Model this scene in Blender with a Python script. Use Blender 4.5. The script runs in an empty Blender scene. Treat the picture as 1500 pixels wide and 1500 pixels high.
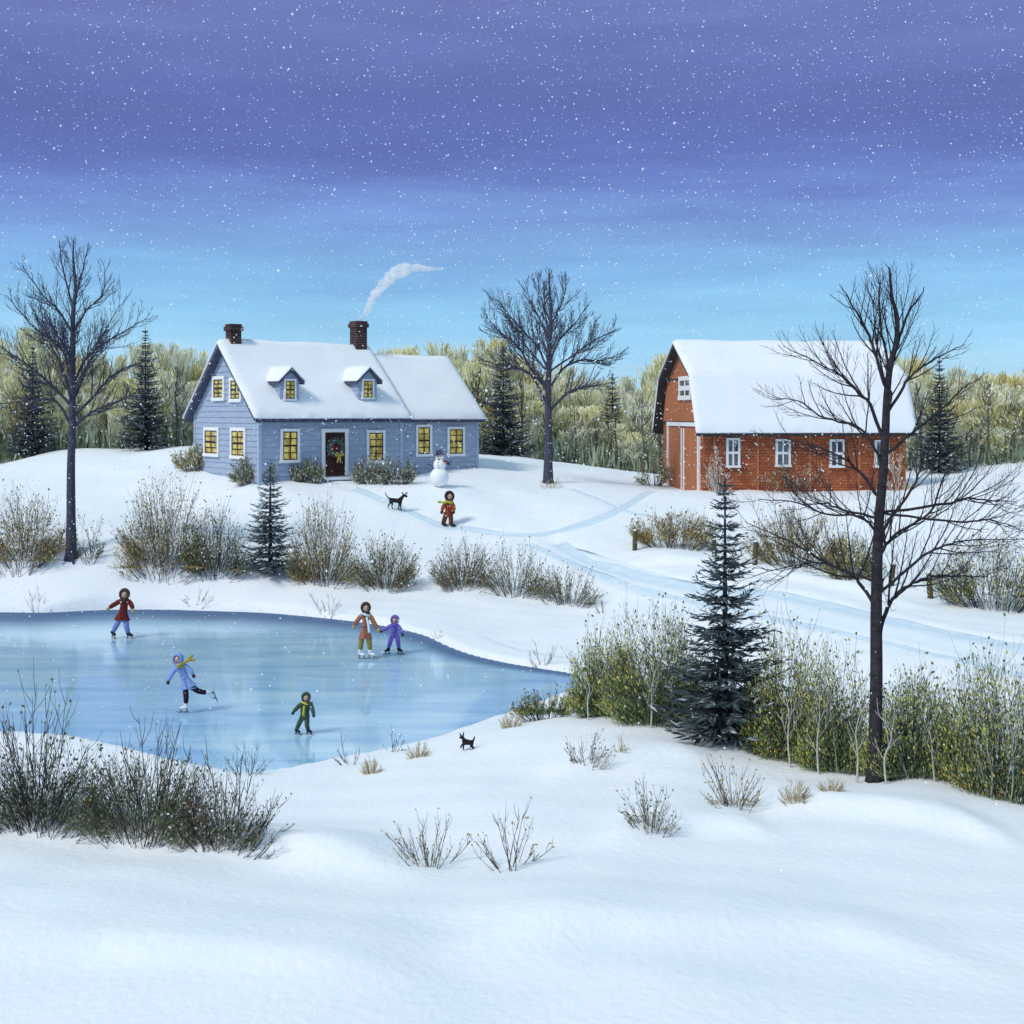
import bpy, math, random
import numpy as np
from mathutils import Vector, Matrix, noise as mnoise
random.seed(7); np.random.seed(7)
SC = bpy.context.scene
COL = SC.collection
R = math.radians

# ---------------------------------------------------------------- camera
# The eye stands 7 m above the pond ice and looks level along +Y (48 mm lens, shifted down).
F, CX, HY, CZ = 2000.0, 750.0, 608.0, 7.0
cam_d = bpy.data.cameras.new('camera'); cam = bpy.data.objects.new('camera', cam_d)
COL.objects.link(cam); SC.camera = cam
cam.location = (0, 0, CZ); cam.rotation_euler = (R(90), 0, 0)
cam_d.sensor_width = 36; cam_d.lens = 48; cam_d.shift_y = -(750 - HY) / 1500
cam_d.clip_start = .1; cam_d.clip_end = 6000

def at(px, py, D):
    return Vector(((px - CX) / F * D, D, CZ - (py - HY) / F * D))

# ---------------------------------------------------------------- materials
def mat(name, rgb, rough=.85, var=.0, scale=3.0, bump=0.0, bscale=20.0, spec=.2, rgb2=None, metal=0, stretch=None):
    m = bpy.data.materials.new(name); m.use_nodes = True
    nt = m.node_tree; b = nt.nodes['Principled BSDF']
    b.inputs['Base Color'].default_value = (*rgb, 1)
    b.inputs['Roughness'].default_value = rough
    b.inputs['Specular IOR Level'].default_value = spec
    b.inputs['Metallic'].default_value = metal
    tc = nt.nodes.new('ShaderNodeTexCoord')
    src = tc.outputs['Object']
    if stretch:
        mp = nt.nodes.new('ShaderNodeMapping'); mp.inputs['Scale'].default_value = stretch
        nt.links.new(src, mp.inputs['Vector']); src = mp.outputs['Vector']
    if var or rgb2:
        n = nt.nodes.new('ShaderNodeTexNoise'); n.inputs['Scale'].default_value = scale
        n.inputs['Detail'].default_value = 6; n.inputs['Roughness'].default_value = .65
        nt.links.new(src, n.inputs['Vector'])
        r = nt.nodes.new('ShaderNodeValToRGB')
        a = rgb2 if rgb2 else tuple(c * (1 - var) for c in rgb)
        c = rgb if rgb2 else tuple(min(1, c * (1 + var)) for c in rgb)
        r.color_ramp.elements[0].position = .32; r.color_ramp.elements[1].position = .68
        r.color_ramp.elements[0].color = (*a, 1); r.color_ramp.elements[1].color = (*c, 1)
        nt.links.new(n.outputs['Fac'], r.inputs['Fac'])
        nt.links.new(r.outputs['Color'], b.inputs['Base Color'])
    if bump:
        n2 = nt.nodes.new('ShaderNodeTexNoise'); n2.inputs['Scale'].default_value = bscale
        n2.inputs['Detail'].default_value = 5
        nt.links.new(src, n2.inputs['Vector'])
        bp = nt.nodes.new('ShaderNodeBump'); bp.inputs['Strength'].default_value = bump
        bp.inputs['Distance'].default_value = .05
        nt.links.new(n2.outputs['Fac'], bp.inputs['Height'])
        nt.links.new(bp.outputs['Normal'], b.inputs['Normal'])
    return m

M = {}
def defmats():
    M['snow'] = mat('snow', (.88, .895, .915), .7, .0, 1, .42, 7.0, .25, rgb2=(.82, .865, .915))
    M['roof_snow'] = mat('roof_snow', (.88, .885, .90), .75, 0, .8, .25, 2.5, .2, rgb2=(.83, .85, .89))
    M['ball_snow'] = mat('packed_ball_snow', (.9, .9, .91), .75, 0, 4, .3, 12, .2)
    M['track'] = mat('trodden_snow_blue_shade', (.71, .80, .87), .6, 0, 2.2, .5, 6, .3, rgb2=(.57, .70, .81))  # packed snow; its blue also paints in the shade of the grooves
    M['bark'] = mat('dark_bark', (.042, .036, .042), .9, .5, 9, .6, 30, .1)
    M['bark_cool'] = mat('violet_grey_bark', (.05, .048, .065), .9, .55, 7, .7, 22, .1, rgb2=(.10, .10, .14))
    M['twig'] = mat('grey_brown_twig', (.10, .080, .062), .9, .4, 5)
    M['twig_dk'] = mat('dark_twig', (.04, .038, .042), .9, .4, 5)
    M['twig_tan'] = mat('tan_twig', (.16, .12, .085), .9, .3, 5)
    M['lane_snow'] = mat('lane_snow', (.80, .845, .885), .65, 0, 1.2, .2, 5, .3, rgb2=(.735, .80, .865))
    M['birch'] = mat('pale_bark', (.52, .49, .46), .85, .3, 14)
    M['sage'] = mat('sage_leaf', (.17, .19, .12), .8, .35, 3)
    M['sage2'] = mat('pale_sage_leaf', (.30, .31, .19), .8, .3, 3)
    M['olive'] = mat('olive_leaf', (.10, .115, .05), .8, .35, 3)
    M['green'] = mat('deep_green_leaf', (.05, .095, .05), .8, .35, 3)
    M['green2'] = mat('mid_green_leaf', (.12, .20, .085), .8, .35, 3)
    M['lime'] = mat('lime_leaf', (.46, .50, .13), .8, .3, 3)
    M['yellow'] = mat('yellow_leaf', (.60, .48, .10), .8, .25, 3)
    M['gold'] = mat('gold_leaf', (.45, .25, .06), .8, .3, 3)
    M['frost'] = mat('frosted_leaf', (.62, .64, .58), .8, .15, 3)
    M['straw'] = mat('straw_blade', (.38, .29, .14), .85, .3, 4)
    M['straw2'] = mat('pale_straw_blade', (.52, .44, .27), .85, .3, 4)
    M['needle'] = mat('spruce_needle', (.045, .062, .067), .8, .4, 4)
    M['needle2'] = mat('grey_spruce_needle', (.10, .13, .145), .8, .35, 4)
    M['needle3'] = mat('blue_spruce_needle', (.115, .16, .165), .8, .35, 4)
    M['needle_snow'] = mat('snow_dusted_needle', (.72, .76, .80), .8)
    M['wood_yel'] = mat('wood_yellow', (.84, .77, .36), .85, .25, 1)
    M['wood_pale'] = mat('wood_pale', (.92, .89, .74), .85, .2, 1)
    M['wood_sage'] = mat('wood_sage', (.66, .69, .47), .85, .25, 1)
    M['wood_green'] = mat('wood_green', (.25, .32, .21), .85, .3, 1)
    M['wood_ochre'] = mat('wood_ochre', (.80, .60, .27), .85, .3, 1)
    M['wood_rust'] = mat('wood_rust', (.62, .40, .22), .85, .3, 1)
    M['under'] = mat('undergrowth_green', (.20, .25, .17), .9, .5, .7)
    M['under2'] = mat('undergrowth_grey', (.38, .43, .33), .9, .4, .7)
    M['siding'] = mat('blue_siding', (.36, .425, .555), .75, .12, 2.0, .25, 30, .2, stretch=(.6, .6, 6))
    M['corner'] = mat('corner_board', (.38, .45, .59), .75, .1, 4)
    M['white'] = mat('white_paint', (.82, .82, .82), .55, .05, 8)
    M['dark_trim'] = mat('dark_roof_board', (.075, .085, .13), .8, .35, 6, .4, 20)
    M['shingle'] = mat('grey_shingle', (.12, .125, .15), .9, .3, 8, .4, 20)
    M['door'] = mat('dark_red_door', (.05, .017, .016), .6, .45, 6)
    M['bar'] = mat('dark_glazing_bar', (.03, .025, .02), .7)
    M['stone'] = mat('grey_stone', (.22, .23, .26), .9, .3, 9, .5, 25)
    M['found'] = mat('grey_green_foundation', (.22, .25, .25), .9, .3, 6, .4, 20)
    M['black'] = mat('black_fur', (.014, .014, .017), .75, .5, 18, .3, 60, .25)
    M['hat'] = mat('grey_felt', (.07, .07, .12), .9)
    M['carrot'] = mat('carrot', (.65, .22, .04), .7)
    M['coal'] = mat('coal', (.015, .015, .015), .6)
    M['scarf_red'] = mat('rust_red_wool', (.28, .06, .025), .95, .2, 30)
    M['skin'] = mat('skin', (.62, .40, .30), .6, .05, 8, spec=.3)
    M['lip'] = mat('lip', (.45, .13, .10), .6)
    M['hair'] = mat('dark_hair', (.03, .018, .012), .8)
    M['hair_br'] = mat('brown_hair', (.13, .055, .025), .8)
    M['steel'] = mat('skate_steel', (.16, .17, .19), .35, metal=.8)
    M['wood_trunk'] = mat('wood_trunk', (.12, .105, .085), .9, .3, 3)
    M['post'] = mat('weathered_post', (.10, .085, .05), .95, .4, 12, .5, 30)
    M['plank'] = mat('red_barn_plank', (.45, .165, .078), .85, .3, 3, .3, 25, stretch=(6, 6, .6))
    M['plank_dk_shade'] = mat('dark_board_and_shade', (.055, .05, .055), .9, .4, 8, .4, 20)  # dark barn boards and roof; also the painted shade under the eave
    M['flake'] = mat('snowflake', (.93, .94, .96), .9)
    M['bluejay'] = mat('bud_brown', (.25, .14, .07), .8)
defmats()

def brick_mat():
    m = bpy.data.materials.new('orange_red_brick'); m.use_nodes = True
    nt = m.node_tree; b = nt.nodes['Principled BSDF']; b.inputs['Roughness'].default_value = .9
    b.inputs['Specular IOR Level'].default_value = .15
    tc = nt.nodes.new('ShaderNodeTexCoord'); sep = nt.nodes.new('ShaderNodeSeparateXYZ')
    add = nt.nodes.new('ShaderNodeMath'); add.operation = 'ADD'
    cmb = nt.nodes.new('ShaderNodeCombineXYZ')
    nt.links.new(tc.outputs['Object'], sep.inputs[0])
    nt.links.new(sep.outputs['X'], add.inputs[0]); nt.links.new(sep.outputs['Y'], add.inputs[1])
    nt.links.new(add.outputs[0], cmb.inputs['X']); nt.links.new(sep.outputs['Z'], cmb.inputs['Y'])
    br = nt.nodes.new('ShaderNodeTexBrick')
    br.inputs['Scale'].default_value = 1.0
    br.inputs['Brick Width'].default_value = .32; br.inputs['Row Height'].default_value = .14
    br.inputs['Mortar Size'].default_value = .016
    br.inputs['Color1'].default_value = (.53, .165, .066, 1)
    br.inputs['Color2'].default_value = (.37, .095, .042, 1)
    br.inputs['Mortar'].default_value = (.20, .085, .055, 1)
    nt.links.new(cmb.outputs[0], br.inputs['Vector'])
    n = nt.nodes.new('ShaderNodeTexNoise'); n.inputs['Scale'].default_value = 1.3; n.inputs['Detail'].default_value = 7
    nt.links.new(tc.outputs['Object'], n.inputs['Vector'])
    mx = nt.nodes.new('ShaderNodeMix'); mx.data_type = 'RGBA'; mx.blend_type = 'MULTIPLY'
    r = nt.nodes.new('ShaderNodeValToRGB'); r.color_ramp.elements[0].position = .3; r.color_ramp.elements[1].position = .62
    r.color_ramp.elements[0].color = (.62, .55, .55, 1); r.color_ramp.elements[1].color = (1, 1, 1, 1)
    nt.links.new(n.outputs['Fac'], r.inputs['Fac'])
    mx.inputs[0].default_value = 1
    nt.links.new(br.outputs['Color'], mx.inputs[6]); nt.links.new(r.outputs['Color'], mx.inputs[7])
    nt.links.new(mx.outputs[2], b.inputs['Base Color'])
    bp = nt.nodes.new('ShaderNodeBump'); bp.inputs['Strength'].default_value = .5; bp.inputs['Distance'].default_value = .02
    bp.invert = True
    nt.links.new(br.outputs['Fac'], bp.inputs['Height']); nt.links.new(bp.outputs['Normal'], b.inputs['Normal'])
    return m
M['brick'] = brick_mat()

def chimney_mat():
    m = M['brick'].copy(); m.name = 'dark_chimney_brick'
    for n in m.node_tree.nodes:
        if n.type == 'TEX_BRICK':
            n.inputs['Color1'].default_value = (.085, .045, .04, 1); n.inputs['Color2'].default_value = (.05, .032, .035, 1)
            n.inputs['Mortar'].default_value = (.16, .11, .10, 1)
            n.inputs['Brick Width'].default_value = .26; n.inputs['Row Height'].default_value = .12
    return m
M['chim'] = chimney_mat()

def pane_mat(name, c1, c2, strength, scale, dark=False):
    m = bpy.data.materials.new(name); m.use_nodes = True
    nt = m.node_tree; b = nt.nodes['Principled BSDF']; b.inputs['Roughness'].default_value = .12
    tc = nt.nodes.new('ShaderNodeTexCoord'); mp = nt.nodes.new('ShaderNodeMapping')
    mp.inputs['Scale'].default_value = scale
    nt.links.new(tc.outputs['Object'], mp.inputs['Vector'])
    n = nt.nodes.new('ShaderNodeTexNoise'); n.inputs['Scale'].default_value = 1; n.inputs['Detail'].default_value = 4
    nt.links.new(mp.outputs['Vector'], n.inputs['Vector'])
    r = nt.nodes.new('ShaderNodeValToRGB'); r.color_ramp.elements[0].position = .38; r.color_ramp.elements[1].position = .6
    r.color_ramp.elements[0].color = (*c1, 1); r.color_ramp.elements[1].color = (*c2, 1)
    nt.links.new(n.outputs['Fac'], r.inputs['Fac'])
    nt.links.new(r.outputs['Color'], b.inputs['Base Color'])
    if strength:
        nt.links.new(r.outputs['Color'], b.inputs['Emission Color']); b.inputs['Emission Strength'].default_value = strength
    return m
M['lit_pane'] = pane_mat('lamplit_pane', (.20, .13, .02), (.50, .40, .09), .24, (5, 5, 2.2))
M['dark_pane'] = pane_mat('dark_pane', (.012, .014, .02), (.16, .18, .20), 0, (7, 7, 1.2))

# ---------------------------------------------------------------- mesh builder
class MB:
    def __init__(s): s.v = []; s.f = []; s.m = []
    def add(s, vs, fs, mi=0):
        o = len(s.v); s.v.extend(vs)
        for f in fs: s.f.append(tuple(i + o for i in f)); s.m.append(mi)
    def quad(s, a, b, c, d, mi=0): s.add([a, b, c, d], [(0, 1, 2, 3)], mi)
    def tri(s, a, b, c, mi=0): s.add([a, b, c], [(0, 1, 2)], mi)
    def box(s, x0, x1, y0, y1, z0, z1, mi=0):
        s.add([(x0, y0, z0), (x1, y0, z0), (x1, y1, z0), (x0, y1, z0), (x0, y0, z1), (x1, y0, z1), (x1, y1, z1), (x0, y1, z1)],
              [(0, 3, 2, 1), (4, 5, 6, 7), (0, 1, 5, 4), (1, 2, 6, 5), (2, 3, 7, 6), (3, 0, 4, 7)], mi)
    def obox(s, P, r, n, a0, a1, d0, d1, z0, z1, mi=0):
        # box in a wall frame: along r from a0..a1, outward n from d0..d1, up z0..z1
        P, r, n = Vector(P), Vector(r), Vector(n); u = Vector((0, 0, 1))
        vs = [tuple(P + r * a + n * d + u * z) for z in (z0, z1) for (a, d) in ((a0, d1), (a1, d1), (a1, d0), (a0, d0))]
        s.add(vs, [(0, 3, 2, 1), (4, 5, 6, 7), (0, 1, 5, 4), (1, 2, 6, 5), (2, 3, 7, 6), (3, 0, 4, 7)], mi)
    def prism(s, poly, d, mi=0):
        # poly: list of 3-D points (planar), extruded by vector d
        n = len(poly); d = Vector(d)
        vs = [tuple(p) for p in poly] + [tuple(Vector(p) + d) for p in poly]
        fs = [tuple(range(n)), tuple(range(2 * n - 1, n - 1, -1))] + [((i + 1) % n, i, i + n, (i + 1) % n + n) for i in range(n)]
        s.add(vs, fs, mi)
    def tube(s, pts, rad, sides=6, mi=0, cap=True, ell=1.0):
        pts = [Vector(p) for p in pts]; n = len(pts)
        if not isinstance(rad, (list, tuple)): rad = [rad] * n
        ref = Vector((0, 1, 0)); vs = []
        for i, p in enumerate(pts):
            t = (pts[min(i + 1, n - 1)] - pts[max(i - 1, 0)])
            t = t.normalized() if t.length > 1e-9 else Vector((0, 0, 1))
            a = ref - t * ref.dot(t)
            if a.length < .05: a = Vector((1, 0, 0)) - t * t.x
            a.normalize(); b = t.cross(a); ref = a
            for k in range(sides):
                ph = 2 * math.pi * k / sides
                q = p + a * (math.cos(ph) * rad[i] * ell) + b * (math.sin(ph) * rad[i])
                vs.append(tuple(q))
        fs = []
        for i in range(n - 1):
            for k in range(sides):
                k2 = (k + 1) % sides
                fs.append((i * sides + k, i * sides + k2, (i + 1) * sides + k2, (i + 1) * sides + k))
        if cap:
            fs.append(tuple(range(sides - 1, -1, -1))); fs.append(tuple((n - 1) * sides + k for k in range(sides)))
        s.add(vs, fs, mi)
    def sphere(s, c, r, seg=12, rings=8, mi=0, drop=None, jit=0):
        c = Vector(c); r = Vector(r) if hasattr(r, '__len__') else Vector((r, r, r))
        vs = [(c.x, c.y, c.z + r.z)]
        for i in range(1, rings):
            th = math.pi * i / rings
            for k in range(seg):
                ph = 2 * math.pi * k / seg
                j = 1 + (random.uniform(-jit, jit) if jit else 0)
                vs.append((c.x + r.x * j * math.sin(th) * math.cos(ph), c.y + r.y * j * math.sin(th) * math.sin(ph), c.z + r.z * j * math.cos(th)))
        vs.append((c.x, c.y, c.z - r.z)); L = len(vs) - 1
        fs = [(0, 1 + k, 1 + (k + 1) % seg) for k in range(seg)]
        for i in range(rings - 2):
            for k in range(seg):
                a = 1 + i * seg + k; b = 1 + i * seg + (k + 1) % seg
                fs.append((a, a + seg, b + seg, b))
        o = 1 + (rings - 2) * seg
        fs += [(L, o + (k + 1) % seg, o + k) for k in range(seg)]
        if drop:
            dv, th = drop
            def keep(f):
                g = sum((Vector(vs[i]) for i in f), Vector()) / len(f) - c
                g = Vector((g.x / r.x, g.y / r.y, g.z / r.z))
                return g.normalized().dot(dv) < th
            fs = [f for f in fs if keep(f)]
        s.add(vs, fs, mi)
    def blade(s, p, d, w, mi=0, side=None):
        # a slender leaf / needle: two crossed triangles' worth of body from one folded pair of faces
        p = Vector(p); d = Vector(d)
        a = side if side else d.cross(Vector((random.uniform(-1, 1), random.uniform(-1, 1), random.uniform(-1, 1))))
        if a.length < 1e-6: a = Vector((1, 0, 0))
        a = a.normalized() * w
        m = p + d * .45
        s.add([tuple(p), tuple(m + a), tuple(p + d), tuple(m - a)], [(0, 1, 2, 3)], mi)
    def build(s, name, mats, parent=None, smooth=False):
        me = bpy.data.meshes.new(name); me.from_pydata(s.v, [], s.f)
        if not isinstance(mats, (list, tuple)): mats = [mats]
        for m in mats: me.materials.append(m)
        if len(mats) > 1: me.polygons.foreach_set('material_index', s.m)
        if smooth: me.polygons.foreach_set('use_smooth', [True] * len(me.polygons))
        me.update()
        return link(name, me, parent)

def link(name, me, parent=None):
    o = bpy.data.objects.new(name, me); COL.objects.link(o)
    if parent: o.parent = parent
    return o
def tag(o, label=None, cat=None, group=None, kind=None):
    if label: o['label'] = label
    if cat: o['category'] = cat
    if group: o['group'] = group
    if kind: o['kind'] = kind
    return o
def empty(name, loc, rz=0, scale=1):
    o = bpy.data.objects.new(name, None); COL.objects.link(o)
    o.empty_display_size = .3
    o.location = loc; o.rotation_euler = (0, 0, rz); o.scale = (scale, scale, scale)
    return o
def kids(o, reg={}): return [c for c in COL.objects if c.parent == o]
def copy_thing(src, parts, loc, rz, sc):
    c = src.copy(); COL.objects.link(c); c.location = loc; c.rotation_euler = (0, 0, rz); c.scale = sc
    for ch in parts:
        d = ch.copy(); COL.objects.link(d); d.parent = c
    return c

# ---------------------------------------------------------------- terrain
def P3(px, py, D): p = at(px, py, D); return (p.x, p.y, p.z)
pond_px = [(-160, 905), (-60, 900), (0, 897), (60, 899), (140, 894), (230, 893), (310, 896), (390, 898), (470, 906), (540, 914), (590, 924), (625, 934), (650, 948), (690, 962), (740, 973), (790, 981), (832, 987),
           (850, 996), (840, 1010), (800, 1026), (750, 1046), (700, 1062), (640, 1083), (580, 1098), (540, 1106), (480, 1117), (420, 1130), (370, 1137), (330, 1135), (260, 1118), (200, 1100), (140, 1088), (90, 1080), (40, 1077), (-40, 1074), (-120, 1060), (-200, 1010), (-220, 950)]
pond = np.array([((px - CX) / F * (CZ * F / (py - HY)), CZ * F / (py - HY)) for px, py in pond_px])
def smooth_closed(P, n=2):
    for _ in range(n):
        Q = np.roll(P, -1, 0); P = np.stack([.75 * P + .25 * Q, .25 * P + .75 * Q], 1).reshape(-1, 2)
    return P
pond = smooth_closed(pond)
ctrl = [  # px, py, distance
    # crest of the bank behind the pond
    (-150, 830, 51), (0, 822, 50.6), (100, 816, 50.6), (190, 821, 50.6), (290, 832, 50.6), (395, 842, 50.6), (500, 852, 50.6), (570, 860, 50.4), (620, 855, 51), (700, 860, 50.5), (780, 876, 49.5), (850, 889, 48), (900, 897, 46.5),
    (-150, 760, 60), (0, 752, 60), (100, 752, 60), (230, 760, 60), (340, 752, 59), (480, 765, 58), (560, 775, 57.5), (650, 773, 58.5), (700, 800, 56), (760, 790, 57), (840, 800, 55), (900, 832, 52), (960, 845, 50),
    # rise to the house and the wood
    (-150, 690, 84), (0, 680, 84), (60, 666, 84), (130, 657, 84), (200, 660, 84), (270, 655, 82), (380, 711, 62), (590, 704, 65.5), (500, 709, 63), (700, 688, 69.3), (285, 686, 68), (330, 700, 65), (645, 712, 62.5), (180, 700, 72), (40, 705, 74),
    (730, 668, 80), (803, 709, 66), (860, 682, 82), (930, 692, 84), (1000, 700, 86), (760, 735, 62), (905, 745, 61), (960, 717, 67), (1030, 720, 65.8), (1180, 719, 66.5), (1330, 718, 67.5), (985, 716, 70), (1180, 690, 86), (1340, 700, 78),
    (1400, 688, 84), (1500, 678, 84), (1620, 672, 84), (1420, 715, 66), (1500, 725, 62), (1600, 740, 60),
    # field and lane at right
    (935, 797, 55), (1035, 808, 53.5), (1105, 822, 51), (1200, 835, 49.5), (1275, 852, 47.5), (1305, 850, 47), (1370, 868, 45), (1450, 896, 42.5), (1520, 905, 41.5), (1000, 858, 48), (1140, 870, 45.5), (1290, 907, 41), (1400, 928, 38.8), (1500, 948, 37), (1600, 965, 35.5),
    (1000, 770, 59), (1120, 780, 58), (1250, 790, 56.5), (1400, 800, 54.5), (1550, 815, 53),
    (950, 900, 44.5), (1050, 940, 41), (1200, 975, 37), (1350, 1005, 34.5), (1500, 1020, 33.5), (1620, 1040, 32.5), (900, 960, 40.5), (950, 1000, 36.5), (1100, 1020, 34.5), (1300, 1060, 31), (1500, 1090, 29.5),
    # near mound
    (790, 1053, 29.2), (850, 1051, 28.4), (920, 1056, 27.8), (1000, 1069, 27), (1060, 1082, 26.4), (1110, 1096, 26), (1180, 1128, 25), (1240, 1144, 24.4), (1290, 1147, 24), (1370, 1143, 23.8), (1430, 1162, 23.2), (1500, 1190, 22.4), (1600, 1230, 21.5),
    (683, 1103, 26.6), (600, 1125, 26), (540, 1145, 25.6), (420, 1160, 24.8), (300, 1160, 25), (150, 1140, 25.8), (0, 1120, 26.6), (-150, 1110, 27.5),
    (880, 1120, 25), (760, 1170, 23), (950, 1210, 21.2), (1080, 1175, 22.6), (1220, 1160, 23.4), (1300, 1220, 21), (1450, 1250, 20.2), (1120, 1250, 20),
    (0, 1205, 21.5), (100, 1218, 21.2), (200, 1228, 20.8), (300, 1240, 20.6), (400, 1247, 20.6), (500, 1262, 20), (620, 1268, 19.6), (740, 1272, 19.4), (-150, 1195, 22),
    (0, 1300, 18), (400, 1320, 17.6), (750, 1330, 17.4), (1100, 1320, 17.8), (1500, 1310, 18.4), (0, 1480, 14.2), (400, 1480, 14.2), (750, 1480, 14.2), (1100, 1480, 14.2), (1500, 1480, 14.4), (-250, 1480, 14.2), (1750, 1480, 14.4),
]
cp = [P3(*c) for c in ctrl]
for i in range(0, len(pond), 3):
    cp.append((pond[i, 0], pond[i, 1], .12))
for x in (-75, -40, 0, 40, 75):
    cp.append((x, 112, 3.4)); cp.append((x, 140, 3.0))
for y, z in ((20, .8), (40, .8), (60, 3), (85, 4.0)):
    cp.append((-62, y, z)); cp.append((62, y, z))
for x in (-20, -7, 7, 20): cp.append((x, 5, 1.0))
cp = np.array(cp)
S = 30.0
def tps_phi(r2): return np.where(r2 > 1e-12, .5 * r2 * np.log(np.maximum(r2, 1e-12)), 0)
C2 = cp[:, :2] / S
n = len(C2)
K = tps_phi(((C2[:, None] - C2[None]) ** 2).sum(-1)) + np.eye(n) * 2e-4
Pm = np.hstack([np.ones((n, 1)), C2]); A = np.zeros((n + 3, n + 3)); A[:n, :n] = K; A[:n, n:] = Pm; A[n:, :n] = Pm.T
W = np.linalg.solve(A, np.concatenate([cp[:, 2], np.zeros(3)]))
def tps_exact(X):
    X = np.asarray(X, float); out = np.empty(len(X))
    for i in range(0, len(X), 20000):
        q = X[i:i + 20000] / S
        out[i:i + 20000] = tps_phi(((q[:, None] - C2[None]) ** 2).sum(-1)) @ W[:n] + W[n] + q @ W[n + 1:]
    return out
GX0, GY0, GS = -130.0, 2.0, .4
_gx = np.arange(GX0, 130.1, GS); _gy = np.arange(GY0, 170.1, GS)
_GZ = None
def tps(X):
    # bilinear look-up in a table of the exact surface
    global _GZ
    X = np.asarray(X, float)
    if _GZ is None:
        a, b = np.meshgrid(_gx, _gy); _GZ = tps_exact(np.stack([a.ravel(), b.ravel()], 1)).reshape(a.shape)
    u = np.clip((X[:, 0] - GX0) / GS, 0, len(_gx) - 1.001); v = np.clip((X[:, 1] - GY0) / GS, 0, len(_gy) - 1.001)
    i = u.astype(int); j = v.astype(int); u = u - i; v = v - j
    return (_GZ[j, i] * (1 - u) + _GZ[j, i + 1] * u) * (1 - v) + (_GZ[j + 1, i] * (1 - u) + _GZ[j + 1, i + 1] * u) * v
def seg_dist(X, P, closed=False):
    best = np.full(len(X), 1e9)
    m = len(P)
    for i in range(m if closed else m - 1):
        a = P[i]; b = P[(i + 1) % m]; ab = b - a
        t = np.clip(((X - a) @ ab) / max((ab @ ab), 1e-12), 0, 1)
        best = np.minimum(best, np.hypot(*(X - (a + t[:, None] * ab)).T))
    return best
def inside(X, P):
    c = np.zeros(len(X), bool); m = len(P); x, y = X[:, 0], X[:, 1]
    for i in range(m):
        x1, y1 = P[i]; x2, y2 = P[(i + 1) % m]
        if y1 == y2: continue
        k = ((y1 > y) != (y2 > y)) & (x < (x2 - x1) * (y - y1) / (y2 - y1) + x1)
        c ^= k
    return c
_PD = None
def pond_sd(X):
    global _PD
    px0, py0, ps = pond[:, 0].min() - 3, pond[:, 1].min() - 3, .08
    if _PD is None:
        a, b = np.meshgrid(np.arange(px0, pond[:, 0].max() + 3, ps), np.arange(py0, pond[:, 1].max() + 3, ps))
        _PD = pond_sd_exact(np.stack([a.ravel(), b.ravel()], 1)).reshape(a.shape)
    u = (X[:, 0] - px0) / ps; v = (X[:, 1] - py0) / ps
    ok = (u >= 0) & (v >= 0) & (u < _PD.shape[1] - 1.01) & (v < _PD.shape[0] - 1.01)
    d = np.full(len(X), 9.0); u = u[ok]; v = v[ok]; i = u.astype(int); j = v.astype(int); u -= i; v -= j
    d[ok] = (_PD[j, i] * (1 - u) + _PD[j, i + 1] * u) * (1 - v) + (_PD[j + 1, i] * (1 - u) + _PD[j + 1, i + 1] * u) * v
    return d
def pond_sd_exact(X):
    bb = (X[:, 0] > pond[:, 0].min() - 3) & (X[:, 0] < pond[:, 0].max() + 3) & (X[:, 1] > pond[:, 1].min() - 3) & (X[:, 1] < pond[:, 1].max() + 3)
    d = np.full(len(X), 9.0)
    if bb.any():
        Y = X[bb]; q = seg_dist(Y, pond, True); q[inside(Y, pond)] *= -1; d[bb] = q
    return d
GROOVES = []   # (polyline, depth, width)
def H(X):
    X = np.asarray(X, float).reshape(-1, 2); x, y = X.T
    h = tps(X)
    far = np.clip((y - 105) / 60, 0, 1); h = h * (1 - far) + 3.2 * far
    sid = np.clip((np.abs(x) - 62) / 40, 0, 1); h = h * (1 - sid) + 3.2 * sid
    nz = np.clip((120 - y) / 40, 0, 1)
    h = h + nz * (.07 * np.sin(x * .9 + 1.3 * np.sin(y * .5)) * np.cos(y * .7 + np.sin(x * .6)) + .02 * np.sin(x * 2.3 + y * 1.7) * np.sin(y * 2.9 - x * .8))
    for P, dep, wid in GROOVES:
        k = (x > P[:, 0].min() - 2) & (x < P[:, 0].max() + 2) & (y > P[:, 1].min() - 2) & (y < P[:, 1].max() + 2)
        d = np.full(len(X), 9.0)
        if k.any(): d[k] = seg_dist(X[k], P)
        h = h - dep * np.exp(-(d / wid) ** 2) + .35 * dep * np.exp(-((d - 2 * wid) / (.8 * wid)) ** 2)
    for P, A, back, lee in DRIFTS:
        k = (x > P[:, 0].min() - 5) & (x < P[:, 0].max() + 5) & (y > P[:, 1].min() - 5) & (y < P[:, 1].max() + 5)
        if not k.any(): continue
        Q = X[k]; yl = np.interp(Q[:, 0], P[:, 0], P[:, 1]); q = Q[:, 1] - yl    # >0 behind the crest
        u = (Q[:, 0] - P[0, 0]) / (P[-1, 0] - P[0, 0]); e = np.clip(np.minimum(u, 1 - u) * 4, 0, 1); e = e * e * (3 - 2 * e)
        h[k] += A * e * np.where(q > 0, np.exp(-(q / back) ** 2), np.exp(-(q / lee) ** 2))
    sd = pond_sd(X)
    t = np.clip((sd + .12) / .34, 0, 1); t = t * t * (3 - 2 * t)
    return np.where(sd < 1.5, -.5 + t * (np.maximum(h, .14) + .5), h)
def h1(x, y): return float(H([(x, y)])[0])
Ds = np.concatenate([np.arange(12, 62, .08), np.arange(62, 125, .25)])
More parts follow.
